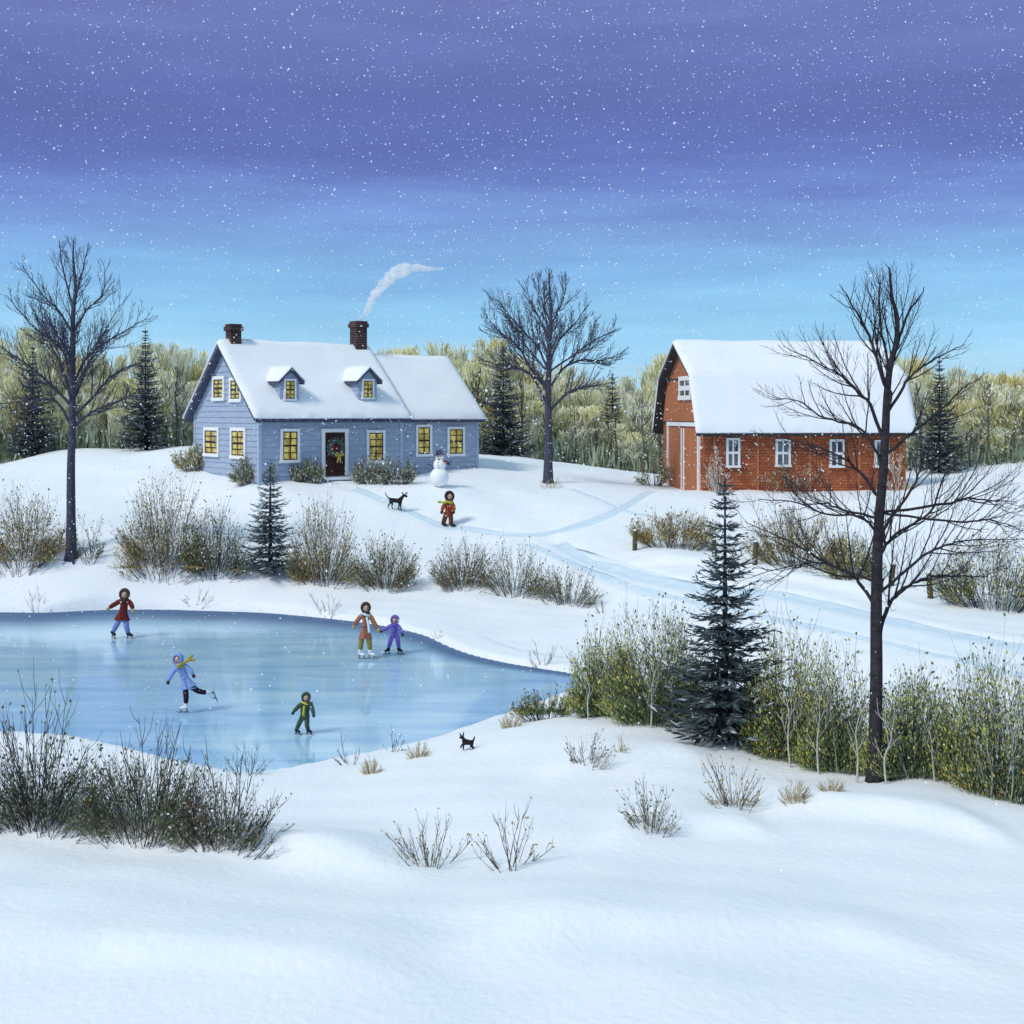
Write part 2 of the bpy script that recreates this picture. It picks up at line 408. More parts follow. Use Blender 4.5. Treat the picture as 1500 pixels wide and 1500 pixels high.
def ground(px, py):
    X = np.stack([(px - CX) / F * Ds, Ds], 1); z = CZ - (py - HY) / F * Ds
    g = H(X) - z; k = np.argmax(g > 0)
    if not (g > 0).any(): k = len(Ds) - 1
    D = Ds[k]
    return Vector(((px - CX) / F * D, D, h1((px - CX) / F * D, D)))
def line_on_ground(pts, sub=6):
    out = []
    for (a, b) in zip(pts[:-1], pts[1:]):
        for k in range(sub):
            t = k / sub; out.append(ground(a[0] + (b[0] - a[0]) * t, a[1] + (b[1] - a[1]) * t))
    out.append(ground(*pts[-1]))
    P = np.array([(p.x, p.y) for p in out])
    for _ in range(3): P[1:-1] = .25 * P[:-2] + .5 * P[1:-1] + .25 * P[2:]
    return P
DRIFTS = []
paths_px = {
    'snow_lane': ([(800, 794), (830, 812), (870, 831), (915, 847), (970, 861), (1035, 876), (1110, 889), (1180, 905), (1285, 922), (1400, 947), (1500, 968), (1600, 990)], .05, .95),
    'house_path': ([(502, 712), (535, 722), (570, 737), (600, 750), (640, 769), (690, 777), (740, 784), (790, 784), (830, 776), (870, 764), (905, 747), (935, 730), (958, 718)], .07, .24),
    'tree_path': ([(822, 712), (850, 722), (880, 733), (905, 745), (930, 753), (965, 758)], .05, .17),
    'lane_rut': ([(806, 788), (830, 802), (860, 820), (900, 834), (950, 846), (1010, 858), (1080, 866), (1140, 871), (1210, 886), (1290, 906), (1400, 928), (1500, 947), (1600, 966)], .08, .36),
    'near_rut': ([(760, 790), (790, 803), (830, 822), (880, 842), (930, 860), (990, 874), (1060, 890), (1160, 910), (1280, 938), (1400, 966), (1500, 990), (1600, 1015)], .05, .19),
}
path_world = {k: (line_on_ground(v[0]), v[1], v[2]) for k, v in paths_px.items()}
GROOVES = list(path_world.values())
def crest(pts): 
    P = np.array([(g.x, g.y) for g in (ground(*p) for p in pts)]); return P[np.argsort(P[:, 0])]
DRIFTS = [(crest(p), A, bk, le) for p, A, bk, le in (
    ([(-120, 1188), (0, 1204), (120, 1222), (260, 1242), (400, 1256), (520, 1270), (680, 1282)], .42, 1.5, .45),
    ([(780, 1150), (850, 1130), (920, 1112), (990, 1108), (1060, 1118)], .16, 1.0, .35),
    ([(860, 1236), (950, 1216), (1010, 1206), (1090, 1212), (1160, 1232)], .15, 1.1, .35),
    ([(1100, 1192), (1180, 1178), (1280, 1186), (1400, 1210), (1540, 1250)], .20, 1.0, .40),
    ([(-100, 1400), (150, 1380), (420, 1400), (700, 1440)], .16, 1.4, .5), ([(620, 1380), (900, 1350), (1200, 1370), (1500, 1420)], .18, 1.4, .5),
    ([(900, 838), (960, 820), (1040, 826), (1120, 838), (1260, 866), (1400, 900)], .22, 1.6, .6),
    ([(-60, 835), (60, 822), (190, 826), (300, 842), (420, 850)], .18, 1.2, .5), ([(420, 852), (540, 866), (640, 860), (760, 872), (880, 893)], .18, 1.2, .5),
    ([(1330, 730), (1400, 712), (1480, 705), (1600, 712)], .3, 2.4, 1.0))]

def build_terrain():
    ys = np.concatenate([np.arange(4, 15, .6), np.arange(15, 54, .17), np.arange(54, 90, .32), np.arange(90, 130, 1.2), [140, 160, 200, 280, 420, 700, 1200, 2500]])
    us = np.linspace(-1, 1, 300)
    hw = np.where(ys < 130, ys * .52 + 8, ys * 1.0 + 8)
    X = (us[None, :] * hw[:, None]); Y = np.repeat(ys[:, None], len(us), 1)
    Z = H(np.stack([X.ravel(), Y.ravel()], 1))
    V = np.stack([X.ravel(), Y.ravel(), Z], 1)
    nx, ny = len(us), len(ys)
    i = np.arange(ny - 1)[:, None] * nx + np.arange(nx - 1)[None]
    Fq = np.stack([i, i + 1, i + nx + 1, i + nx], -1).reshape(-1, 4)
    me = bpy.data.meshes.new('snow_ground'); me.from_pydata(V.tolist(), [], Fq.tolist())
    me.materials.append(M['snow']); me.polygons.foreach_set('use_smooth', [True] * len(me.polygons)); me.update()
    tag(link('snow_ground', me), kind='structure')
build_terrain()

def build_paths():
    for name, (P, dep, wid) in path_world.items():
        Q = [P[0]]
        for a, b in zip(P[:-1], P[1:]):
            m = max(1, int(np.hypot(*(b - a)) / .3))
            for k in range(1, m + 1): Q.append(a + (b - a) * k / m)
        Q = np.array(Q)
        T = np.gradient(Q, axis=0); T /= np.maximum(np.hypot(*T.T), 1e-9)[:, None]
        N = np.stack([-T[:, 1], T[:, 0]], 1)
        wide = wid > .5; m_ = 7
        offs = np.array([-1.5, -1.0, -.5, 0, .5, 1.0, 1.5])
        if wide: offs = np.array([-1.25, -1.1, -.95, -.8, -.65, -.5, -.35, -.2, 0, .2, .35, .5, .65, .8, .95, 1.1, 1.25])
        V = []
        rnd = np.random.rand(len(Q) + 24, len(offs))
        for _ in range(10): rnd[1:-1] = .25 * rnd[:-2] + .5 * rnd[1:-1] + .25 * rnd[2:]
        rnd = np.clip((rnd[12:-12] - .5) * 3 + .5, 0, 1)
        for k, o in enumerate(offs):
            XY = Q + N * (o * wid * (1 + .5 * (rnd[:, k:k + 1] - .5)))
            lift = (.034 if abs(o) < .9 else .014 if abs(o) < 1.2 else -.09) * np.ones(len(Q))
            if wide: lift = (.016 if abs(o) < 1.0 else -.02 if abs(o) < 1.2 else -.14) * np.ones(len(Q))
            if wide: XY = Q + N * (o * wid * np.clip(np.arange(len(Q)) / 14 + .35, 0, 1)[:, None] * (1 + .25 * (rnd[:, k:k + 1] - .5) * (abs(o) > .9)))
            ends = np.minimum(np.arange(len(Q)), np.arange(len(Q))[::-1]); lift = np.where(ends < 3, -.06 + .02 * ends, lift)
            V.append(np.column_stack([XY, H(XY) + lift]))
        V = np.stack(V, 1).reshape(-1, 3); m = len(offs)
        fs = [(i * m + k, i * m + k + 1, (i + 1) * m + k + 1, (i + 1) * m + k) for i in range(len(Q) - 1) for k in range(m - 1)]
        me = bpy.data.meshes.new('snow_path'); me.from_pydata(V.tolist(), [], [f[::-1] for f in fs])
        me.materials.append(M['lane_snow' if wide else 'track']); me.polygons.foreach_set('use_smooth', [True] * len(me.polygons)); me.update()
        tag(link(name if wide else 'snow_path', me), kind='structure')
build_paths()

def build_pond():
    # fine grid over the pond with an attribute telling how near the far shore it lies (coloured darker there)
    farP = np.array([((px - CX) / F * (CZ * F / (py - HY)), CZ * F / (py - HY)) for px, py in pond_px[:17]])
    x0, y0 = pond.min(0) - .6; x1, y1 = pond.max(0) + .6
    xs = np.arange(x0, x1, .22); ysg = np.arange(y0, y1, .22)
    X, Y = np.meshgrid(xs, ysg); XY = np.stack([X.ravel(), Y.ravel()], 1)
    ins = pond_sd(XY) < .5
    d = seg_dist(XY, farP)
    me = bpy.data.meshes.new('pond_ice'); nx = len(xs)
    idx = -np.ones(len(XY), int); idx[ins] = np.arange(ins.sum())
    i = (np.arange(len(ysg) - 1)[:, None] * nx + np.arange(nx - 1)[None]).ravel()
    q = np.stack([i, i + 1, i + nx + 1, i + nx], -1); q = idx[q]; q = q[(q >= 0).all(1)]
    V = np.column_stack([XY[ins], np.zeros(ins.sum())])
    me.from_pydata(V.tolist(), [], q.tolist())
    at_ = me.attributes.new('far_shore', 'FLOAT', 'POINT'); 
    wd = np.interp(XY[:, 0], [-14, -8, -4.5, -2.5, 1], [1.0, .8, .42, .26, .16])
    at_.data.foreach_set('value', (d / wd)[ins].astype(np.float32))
    m = bpy.data.materials.new('pond_ice'); m.use_nodes = True; nt = m.node_tree; b = nt.nodes['Principled BSDF']
    b.inputs['Roughness'].default_value = .16; b.inputs['Specular IOR Level'].default_value = .3
    b.inputs['Coat Weight'].default_value = .55; b.inputs['Coat Roughness'].default_value = .05; b.inputs['Coat IOR'].default_value = 1.31
    a = nt.nodes.new('ShaderNodeAttribute'); a.attribute_name = 'far_shore'
    tc = nt.nodes.new('ShaderNodeTexCoord'); mp = nt.nodes.new('ShaderNodeMapping'); mp.inputs['Scale'].default_value = (.22, 1.1, 1)
    nt.links.new(tc.outputs['Object'], mp.inputs['Vector'])
    n1 = nt.nodes.new('ShaderNodeTexNoise'); n1.inputs['Scale'].default_value = 1.0; n1.inputs['Detail'].default_value = 8; n1.inputs['Roughness'].default_value = .6
    nt.links.new(mp.outputs['Vector'], n1.inputs['Vector'])
    r1 = nt.nodes.new('ShaderNodeValToRGB'); e = r1.color_ramp.elements
    e[0].position = .3; e[0].color = (.26, .51, .78, 1); e[1].position = .72; e[1].color = (.58, .80, .93, 1)
    k = r1.color_ramp.elements.new(.5); k.color = (.40, .66, .87, 1)
    nt.links.new(n1.outputs['Fac'], r1.inputs['Fac'])
    # shore band
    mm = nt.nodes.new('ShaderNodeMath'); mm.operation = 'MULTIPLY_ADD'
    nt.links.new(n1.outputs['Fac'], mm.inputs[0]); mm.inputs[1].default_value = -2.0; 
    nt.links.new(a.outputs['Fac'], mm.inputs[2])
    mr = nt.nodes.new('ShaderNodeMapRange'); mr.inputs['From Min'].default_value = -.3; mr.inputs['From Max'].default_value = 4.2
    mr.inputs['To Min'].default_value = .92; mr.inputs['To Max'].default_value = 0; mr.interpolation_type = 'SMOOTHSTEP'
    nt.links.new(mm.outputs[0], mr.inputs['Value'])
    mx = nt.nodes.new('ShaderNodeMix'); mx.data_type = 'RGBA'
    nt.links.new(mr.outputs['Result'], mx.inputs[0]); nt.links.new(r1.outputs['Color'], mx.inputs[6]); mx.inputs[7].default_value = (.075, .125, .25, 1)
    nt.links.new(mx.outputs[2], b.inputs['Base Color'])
    inv = nt.nodes.new('ShaderNodeMath'); inv.operation = 'MULTIPLY_ADD'; inv.inputs[1].default_value = -.55; inv.inputs[2].default_value = .55
    nt.links.new(mr.outputs['Result'], inv.inputs[0]); nt.links.new(inv.outputs[0], b.inputs['Coat Weight'])
    inv2 = nt.nodes.new('ShaderNodeMath'); inv2.operation = 'MULTIPLY_ADD'; inv2.inputs[1].default_value = -.29; inv2.inputs[2].default_value = .3
    nt.links.new(mr.outputs['Result'], inv2.inputs[0]); nt.links.new(inv2.outputs[0], b.inputs['Specular IOR Level'])
    # streaks (skate scratches, wind-blown snow) roughen the ice
    mp2 = nt.nodes.new('ShaderNodeMapping'); mp2.inputs['Scale'].default_value = (.5, 7, 1)
    nt.links.new(tc.outputs['Object'], mp2.inputs['Vector'])
    n2 = nt.nodes.new('ShaderNodeTexNoise'); n2.inputs['Scale'].default_value = 1; n2.inputs['Detail'].default_value = 5
    nt.links.new(mp2.outputs['Vector'], n2.inputs['Vector'])
    rmix = nt.nodes.new('ShaderNodeMix'); rmix.data_type = 'FLOAT'
    mr2 = nt.nodes.new('ShaderNodeMapRange'); mr2.inputs['To Min'].default_value = .05; mr2.inputs['To Max'].default_value = .32
    nt.links.new(n2.outputs['Fac'], mr2.inputs['Value']); nt.links.new(mr2.outputs['Result'], rmix.inputs[2]); nt.links.new(mr.outputs['Result'], rmix.inputs[0]); rmix.inputs[3].default_value = .9; nt.links.new(rmix.outputs[0], b.inputs['Roughness'])
    bp = nt.nodes.new('ShaderNodeBump'); bp.inputs['Strength'].default_value = .10; bp.inputs['Distance'].default_value = .02
    nt.links.new(n2.outputs['Fac'], bp.inputs['Height']); nt.links.new(bp.outputs['Normal'], b.inputs['Normal'])
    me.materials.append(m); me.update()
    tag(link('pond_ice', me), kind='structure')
build_pond()
# ---------------------------------------------------------------- buildings
class Frame:
    """A building's own frame: x along its long front, y into it, z up from its near corner."""
    def __init__(s, P0, th):
        s.P0 = Vector(P0); s.th = th
        s.Ri = Matrix.Rotation(-th, 3, 'Z'); s.C = s.Ri @ (Vector((0, 0, CZ)) - s.P0)
    def d(s, px, py): return s.Ri @ Vector(((px - CX) / F, 1, -(py - HY) / F))
    def front(s, px, py, v=0.0):
        d = s.d(px, py); t = (v - s.C.y) / d.y; p = s.C + d * t; return p.x, p.z
    def gable(s, px, py, u=0.0):
        d = s.d(px, py); t = (u - s.C.x) / d.x; p = s.C + d * t; return p.y, p.z

def snow_sheet(mb, prof, x0, x1, t, nx=40, mi=0, seed=0.0, edge=.35):
    """Snow lying on a roof: profile = (y, z) from one eave over the ridge to the other."""
    pts = []
    for (a, b) in zip(prof[:-1], prof[1:]):
        L = math.hypot(b[0] - a[0], b[1] - a[1]); k = max(2, int(L / .3))
        for i in range(k): pts.append((a[0] + (b[0] - a[0]) * i / k, a[1] + (b[1] - a[1]) * i / k))
    pts.append(prof[-1])
    m = len(pts); vs = []
    S_ = [0]
    for i in range(1, m): S_.append(S_[-1] + math.hypot(pts[i][0] - pts[i - 1][0], pts[i][1] - pts[i - 1][1]))
    for layer in (1, 0):
        for j in range(nx + 1):
            x = x0 + (x1 - x0) * j / nx
            for i, (y, z) in enumerate(pts):
                e = min(S_[i], S_[-1] - S_[i], (x - x0), (x1 - x)) / edge
                e = max(0, min(1, e)); e = math.sqrt(1 - (1 - e) ** 2)
                h = t * (.30 + .70 * e) * (1 + .42 * mnoise.noise(Vector((x * .55 + seed, y * .7, z * .7)))) if layer else 0.004
                # ragged lower edge
                rag = .09 * mnoise.noise(Vector((x * 2.3 + seed, 3.1, i // 40))) if i in (0, m - 1) else 0
                vs.append((x, y + (rag if layer else 0), z + h))
    o = (nx + 1) * m; fs = []
    for j in range(nx):
        for i in range(m - 1):
            a = j * m + i
            fs.append((a, a + m, a + m + 1, a + 1)); fs.append((o + a, o + a + 1, o + a + m + 1, o + a + m))
    for j in range(nx):
        for i in (0, m - 1):
            a = j * m + i; fs.append((a, o + a, o + a + m, a + m) if i == 0 else (a, a + m, o + a + m, o + a))
    for i in range(m - 1):
        for j in (0, nx):
            a = j * m + i; fs.append((a, a + 1, o + a + 1, o + a) if j == 0 else (a, o + a, o + a + 1, a + 1))
    mb.add(vs, fs, mi)

def roof_slab(mb, prof, x0, x1, th, mi=0):
    low = [(y, z - th) for y, z in prof][::-1]
    # built as one strip per pitch so that no face overlaps another
    n = len(prof)
    vs = [(x, y, z) for x in (x0, x1) for (y, z) in prof] + [(x, y, z - th) for x in (x0, x1) for (y, z) in prof]
    def T(k, i): return k * n + i
    def Bm(k, i): return 2 * n + k * n + i
    fs = []
    for i in range(n - 1):
        fs.append((T(0, i), T(1, i), T(1, i + 1), T(0, i + 1))); fs.append((Bm(0, i), Bm(0, i + 1), Bm(1, i + 1), Bm(1, i)))
        fs.append((T(0, i), T(0, i + 1), Bm(0, i + 1), Bm(0, i))); fs.append((T(1, i), Bm(1, i), Bm(1, i + 1), T(1, i + 1)))
    fs.append((T(0, 0), Bm(0, 0), Bm(1, 0), T(1, 0))); fs.append((T(0, n - 1), T(1, n - 1), Bm(1, n - 1), Bm(0, n - 1)))
    mb.add(vs, fs, mi)

def boards(mb, P, r, n, a_of_z, z0, z1, h=.27, mi=0):
    """Lapped clapboards; a_of_z(z) gives the (start, end) of the wall at that height."""
    P, r, n = Vector(P), Vector(r), Vector(n); z = z0
    while z < z1 - .02:
        zt = min(z + h, z1); (a0, a1), (b0, b1) = a_of_z(z), a_of_z(zt)
        def q(a, d, zz): return tuple(P + r * a + n * d + Vector((0, 0, zz)))
        vs = [q(a0, .045, z + .004), q(a1, .045, z + .004), q(b1, .012, zt), q(b0, .012, zt), q(a0, .0, z + .004), q(a1, .0, z + .004), q(b1, .0, zt), q(b0, .0, zt)]
        mb.add(vs, [(0, 1, 2, 3), (0, 4, 5, 1), (0, 3, 7, 4), (1, 5, 6, 2), (3, 2, 6, 7)], mi)
        z = zt

def window(parent, P, r, n, a0, a1, z0, z1, cols, rows, pane, barm, fw=.13, bw=.055, one_mesh=False, name='window', border=.05):
    fr = MB(); d1 = .085
    fr.obox(P, r, n, a0, a0 + fw, .0, d1, z0 + fw, z1 - fw); fr.obox(P, r, n, a1 - fw, a1, .0, d1, z0 + fw, z1 - fw)
    fr.obox(P, r, n, a0, a1, .0, d1 + .004, z1 - fw, z1); fr.obox(P, r, n, a0 - .03, a1 + .03, .0, d1 + .03, z0, z0 + fw)
    pn = MB(); P_, r_, n_ = Vector(P), Vector(r), Vector(n)
    pn.obox(P, r, n, a0 + fw, a1 - fw, .01, .05, z0 + fw, z1 - fw)
    br = MB(); A0, A1, Z0, Z1 = a0 + fw, a1 - fw, z0 + fw, z1 - fw
    tgt = br
    if border:
        tgt.obox(P, r, n, A0, A0 + border, .052, .066, Z0, Z1); tgt.obox(P, r, n, A1 - border, A1, .052, .066, Z0, Z1)
        tgt.obox(P, r, n, A0 + border, A1 - border, .052, .066, Z0, Z0 + border); tgt.obox(P, r, n, A0 + border, A1 - border, .052, .066, Z1 - border, Z1)
    for k in range(1, cols):
        c = A0 + (A1 - A0) * k / cols; tgt.obox(P, r, n, c - bw / 2, c + bw / 2, .052, .069, Z0 + border, Z1 - border)
    for k in range(1, rows):
        c = Z0 + (Z1 - Z0) * k / rows; b2 = bw * (1.5 if (rows % 2 == 0 and k == rows // 2) else .8)
        tgt.obox(P, r, n, A0 + border, A1 - border, .052, .072, c - b2 / 2, c + b2 / 2)
    if one_mesh:
        for src, mi in ((pn, 1), (br, 2)): fr.add(src.v, src.f, mi)
        return fr.build(name, [M['white'], pane, barm], parent)
    w = fr.build(name, M['white'], parent)
    pn.build('pane', pane, w); br.build('glazing_bars', barm, w)
    return w

def house():
    fr = Frame(at(380, 712, 62), R(36)); th = fr.th
    root = tag(empty('farmhouse', fr.P0, th), 'blue clapboard farmhouse with snowy roof, two dormers and lamplit windows', 'house')
    L = fr.front(588, 640)[0]; T = fr.front(699, 640, .45)[0]
    W = fr.gable(286, 640)[0]; ze = fr.front(480, 604)[1]; hw = W / 2
    zr = fr.gable(337, 506)[1]; zr = max(zr, 6.2); sl = (zr - ze) / hw
    zb = -.9
    # --- main block: solid core, boards on every side
    w = MB()
    prof = [(.02, zb), (W - .02, zb), (W - .02, ze), (hw, zr - .05), (.02, ze)]
    w.prism([(.02, y, z) for y, z in prof], (L - .04, 0, 0))
    boards(w, (0, 0, 0), (1, 0, 0), (0, -1, 0), lambda z: (.1, L - .1), .15, ze + .05)
    def gz(z):
        if z <= ze: return (.1, W - .1)
        k = (z - ze) / sl; return (max(.1, k), W - max(.1, k))
    boards(w, (0, W, 0), (0, -1, 0), (-1, 0, 0), gz, .15, zr - .25)
    boards(w, (L, 0, 0), (0, 1, 0), (1, 0, 0), gz, .15, zr - .25)
    boards(w, (L, W, 0), (-1, 0, 0), (0, 1, 0), lambda z: (.1, L - .1), .15, ze + .05)
    w.build('wall', M['siding'], root)
    for (x, y) in ((0, 0), (0, W), (L, 0), (L, W)):
        c = MB(); c.box(x - .06 if x == 0 else x - .1, x + .1 if x == 0 else x + .06, y - .06 if y == 0 else y - .1, y + .1 if y == 0 else y + .06, zb, ze - .02)
        c.build('corner_board', M['corner'], root)
    f = MB(); f.box(-.03, L + .03, -.03, W + .03, zb, .145); f.build('foundation', M['found'], root)
    # --- roof
    oh = .42
    rp = [(-oh, ze - oh * sl + .12), (hw, zr + .12), (W + oh, ze - oh * sl + .12)]
    rb = MB(); roof_slab(rb, rp, -.42, L + .30, .22)
    roof = rb.build('roof', M['dark_trim'], root)
    s = MB(); snow_sheet(s, [(-oh - .06, rp[0][1] - .05), rp[1], (W + oh + .06, rp[2][1] - .05)], -.47, L + .34, .20, 44)
    s.build('snow_cover', M['roof_snow'], roof, True)
    def chimney(px, top_py, wx, wy):
        u = fr.front(px, 500, hw)[0]; u = min(u, L - .32)
        zt = fr.front(px, top_py, hw)[1]
        b = MB(); b.box(u - wx, u + wx, hw - wy, hw + wy, zr - .6, zt - .30)
        ch = b.build('chimney', M['chim'], roof)
        # corbelled top belongs to the stack
        me = MB(); 
        me.box(u - wx, u + wx, hw - wy, hw + wy, zr - .6, zt - .32)
        me.box(u - wx - .07, u + wx + .07, hw - wy - .07, hw + wy + .07, zt - .32, zt - .12)
        me.box(u - wx - .02, u + wx + .02, hw - wy - .02, hw + wy + .02, zt - .12, zt)
        ch.data = me.build('tmp', M['chim']).data; bpy.data.objects.remove(bpy.data.objects['tmp'])
        ch.data.name = 'chimney'
        return u, zt
    chimney(342, 475, .27, .30); cu, cz = chimney(531, 471, .31, .33)
    # --- windows and door on the front and the gable
    for (x0, x1, y0, y1) in ((409.5, 438, 628, 677.5), (536, 563, 630, 678)):
        a0, z1 = fr.front(x0, y0); a1, z0 = fr.front(x1, y1)
        window(root, (0, -.03, 0), (1, 0, 0), (0, -1, 0), a0, a1, z0, z1, 2, 4, M['lit_pane'], M['bar'])
    for (x0, x1, y0, y1) in ((300.8, 322.7, 625.5, 669.5), (340, 362, 626, 673), (313.5, 331, 551.5, 587), (338.5, 356, 553, 589)):
        v1, zt = fr.gable(x0, y0); v0, zb_ = fr.gable(x1, y1)
        window(root, (-.03, W, 0), (0, -1, 0), (-1, 0, 0), W - v1, W - v0, zb_, zt, 2, 4, M['lit_pane'], M['bar'], fw=.16, bw=.07)
    a0, zt = fr.front(470, 628); a1, z0 = fr.front(508.5, 696); P = (0, -.03, 0); r = (1, 0, 0); nn = (0, -1, 0); fw = .17
    dm = MB(); dm.obox(P, r, nn, a0 + fw, a1 - fw, 0, .05, z0, zt - fw)
    A0, A1 = a0 + fw + .1, a1 - fw - .1; mid = (A0 + A1) / 2; hgt = zt - fw - z0
    for (p, q) in ((A0, mid - .05), (mid + .05, A1)):
        for (g, h_) in ((.08, .42), (.5, .92)):
            dm.obox(P, r, nn, p, q, .05, .065, z0 + hgt * g, z0 + hgt * h_)
    door = dm.build('door', M['door'], root)
    df = MB(); df.obox(P, r, nn, a0, a0 + fw, 0, .09, z0, zt - fw); df.obox(P, r, nn, a1 - fw, a1, 0, .09, z0, zt - fw)
    df.obox(P, r, nn, a0 - .03, a1 + .03, 0, .10, zt - fw, zt); df.build('door_frame', M['white'], door)
    hd = MB(); hd.sphere((A0 + .02, -.12, z0 + .95), .045, 8, 6); hd.build('handle', M['steel'], door, True)
    st = MB(); st.box(a0 - .12, a1 + .25, -.75, -.045, -.8, z0 - .17); st.box(a0 - .12, a1 + .55, -1.25, -.751, -.9, z0 - .36)
    step = st.build('doorstep', M['stone'], root)
    ss = MB(); ss.box(a0 - .15, a1 + .27, -.78, -.05, z0 - .168, z0 - .06); ss.box(a0 - .1, a1 + .5, -1.22, -.8, z0 - .358, z0 - .30); ss.build('snow_cover', M['roof_snow'], step)
    # --- dormers
    for (xl, xr, yb, ye, ya, wx0, wx1, wy0, wy1) in ((411.5, 437.5, 587, 559, 541, 414.8, 432.5, 555, 587), (525.5, 551.5, 586, 559, 541, 529, 546.5, 555, 585)):
        vd = .28; ul, zb2 = fr.front(xl, yb, vd); ur = fr.front(xr, yb, vd)[0]
        zE = fr.front((xl + xr) / 2, ye - 2, vd)[1]; um = (ul + ur) / 2; zA = fr.front((xl + xr) / 2, ya, vd)[1]
        zE += .05
        def vz(z): return (z - ze) / sl + .25   # where the main roof reaches height z
        d = MB(); zb2 = ze + sl * vd - .1
        d.prism([(ul, vd, zb2), (ur, vd, zb2), (ur, vd, zE), (um, vd, zA), (ul, vd, zE)], (0, vz(zE) - vd + .25, 0))
        hwD = (ur - ul) / 2; sD = (zA - zE) / hwD
        def dz(z): 
            k = 0 if z <= zE else (z - zE) / sD
            return (max(.02, k), 2 * hwD - max(.02, k))
        boards(d, (ul, vd, 0), (1, 0, 0), (0, -1, 0), dz, zb2 + .18, zA - .12, .24)
        boards(d, (ul, vz(zE), 0), (0, -1, 0), (-1, 0, 0), lambda z: (max(0, vz(zE) - vz(max(z, zb2)) + .1), vz(zE) - vd - .02), zb2 + .18, zE, .24)
        boards(d, (ur, vd, 0), (0, 1, 0), (1, 0, 0), lambda z: (.02, max(.06, vz(z) - vd)), zb2 + .18, zE, .24)
        dob = d.build('dormer', M['siding'], root)
        # the dormer's own little gable roof, ridge running back into the main roof
        rd = MB(); o2 = .2; vb = vz(zA) + .35
        prof2 = [(ul - o2, zE - o2 * sD + .09), (um, zA + .09), (ur + o2, zE - o2 * sD + .09)]
        tmp = MB(); roof_slab(tmp, prof2, -(vb), -(vd - .22), .13)
        rd.add([(y, -x, z) for (x, y, z) in tmp.v], tmp.f); rd.build('dormer_roof', M['dark_trim'], dob)
        tmp = MB(); snow_sheet(tmp, [(ul - o2 - .03, prof2[0][1]), prof2[1], (ur + o2 + .03, prof2[2][1])], -vb, -(vd - .25), .13, 12, 0, xl, .2)
        sc_ = MB(); sc_.add([(y, -x, z) for (x, y, z) in tmp.v], tmp.f); sc_.build('snow_cover', M['roof_snow'], dob, True)
        a0, z1 = fr.front(wx0, wy0, vd); a1, z0 = fr.front(wx1, wy1, vd)
        z0 = max(z0, zb2 + .3)
        window(dob, (0, vd - .03, 0), (1, 0, 0), (0, -1, 0), a0, a1, z0, z1, 2, 4, M['lit_pane'], M['bar'], fw=.085, bw=.045, one_mesh=True, border=.035)
    # --- wing at the right
    v0 = .45; zw = fr.front(640, 607, v0)[1]; dW = 6.0; hv = dW / 2
    zr2 = fr.front(610, 530, v0 + hv)[1]; s2 = (zr2 - zw) / hv
    ww = MB(); ww.prism([(L + .065, y, z) for y, z in ((v0 + .02, zb), (v0 + dW, zb), (v0 + dW, zw), (v0 + hv, zr2 - .05), (v0 + .02, zw))], (T - L - .085, 0, 0))
    boards(ww, (0, v0, 0), (1, 0, 0), (0, -1, 0), lambda z: (L + .07, T - .1), .35, zw + .05)
    def wz(z):
        if z <= zw: return (.1, dW - .1)
        k = (z - zw) / s2; return (max(.1, k), dW - max(.1, k))
    boards(ww, (T, v0, 0), (0, 1, 0), (1, 0, 0), wz, .35, zr2 - .25)
    wing = ww.build('wing', M['siding'], root)
    c = MB(); c.box(T - .1, T + .06, v0 - .06, v0 + .1, zb, zw - .02); c.build('corner_board', M['corner'], wing)
    f = MB(); f.box(L + .07, T + .03, v0 - .035, v0 + dW, zb, .345); f.build('foundation', M['found'], wing)
    rp2 = [(v0 - .35, zw - .35 * s2 + .12), (v0 + hv, zr2 + .12), (v0 + dW + .35, zw - .35 * s2 + .12)]
    rb = MB(); roof_slab(rb, rp2, L + .07, T + .28, .20); rb.build('wing_roof', M['dark_trim'], wing)
    s = MB(); snow_sheet(s, [(v0 - .41, rp2[0][1] - .05), rp2[1], (v0 + dW + .41, rp2[2][1] - .05)], L + .075, T + .33, .22, 24, 0, 5.0)
    s.build('snow_cover', M['roof_snow'], wing, True)
    for (x0, x1, y0, y1) in ((608, 631.5, 622, 668.5), (654, 679.5, 625, 668)):
        a0, z1 = fr.front(x0, y0, v0); a1, z0 = fr.front(x1, y1, v0)
        window(wing, (0, v0 - .03, 0), (1, 0, 0), (0, -1, 0), a0, a1, z0, z1, 2, 4, M['lit_pane'], M['bar'], one_mesh=True)
    # --- wreath hung on the door (a thing of its own)
    ux, uz = fr.front(489, 655)
    wr = MB(); Cw = Vector((ux, -.20, uz))
    for i in range(900):
        ph = random.uniform(0, 2 * math.pi); q = random.uniform(0, 2 * math.pi); rr = .32 + .10 * math.cos(q)
        p = Cw + Vector((rr * math.cos(ph), .085 * math.sin(q), rr * math.sin(ph)))
        d = Vector((math.cos(ph) * math.cos(q), math.sin(q), math.sin(ph) * math.cos(q))) * .08 + Vector((-math.sin(ph), 0, math.cos(ph))) * .05
        wr.blade(p, d, .016, random.choice((0, 0, 1)))
    wr.tube([Cw + Vector((.32 * math.cos(k * .3142), 0, .32 * math.sin(k * .3142))) for k in range(21)], .08, 6, 0, False)
    root_w = root.matrix_basis
    wo = wr.build('wreath', [M['needle3'], M['sage2']]); wo.location = fr.P0; wo.rotation_euler = (0, 0, th)
    tag(wo, 'round evergreen wreath with a yellow ribbon hung on the dark red front door', 'wreath')
    b = MB(); Bc = Cw + Vector((.12, -.08, -.36))
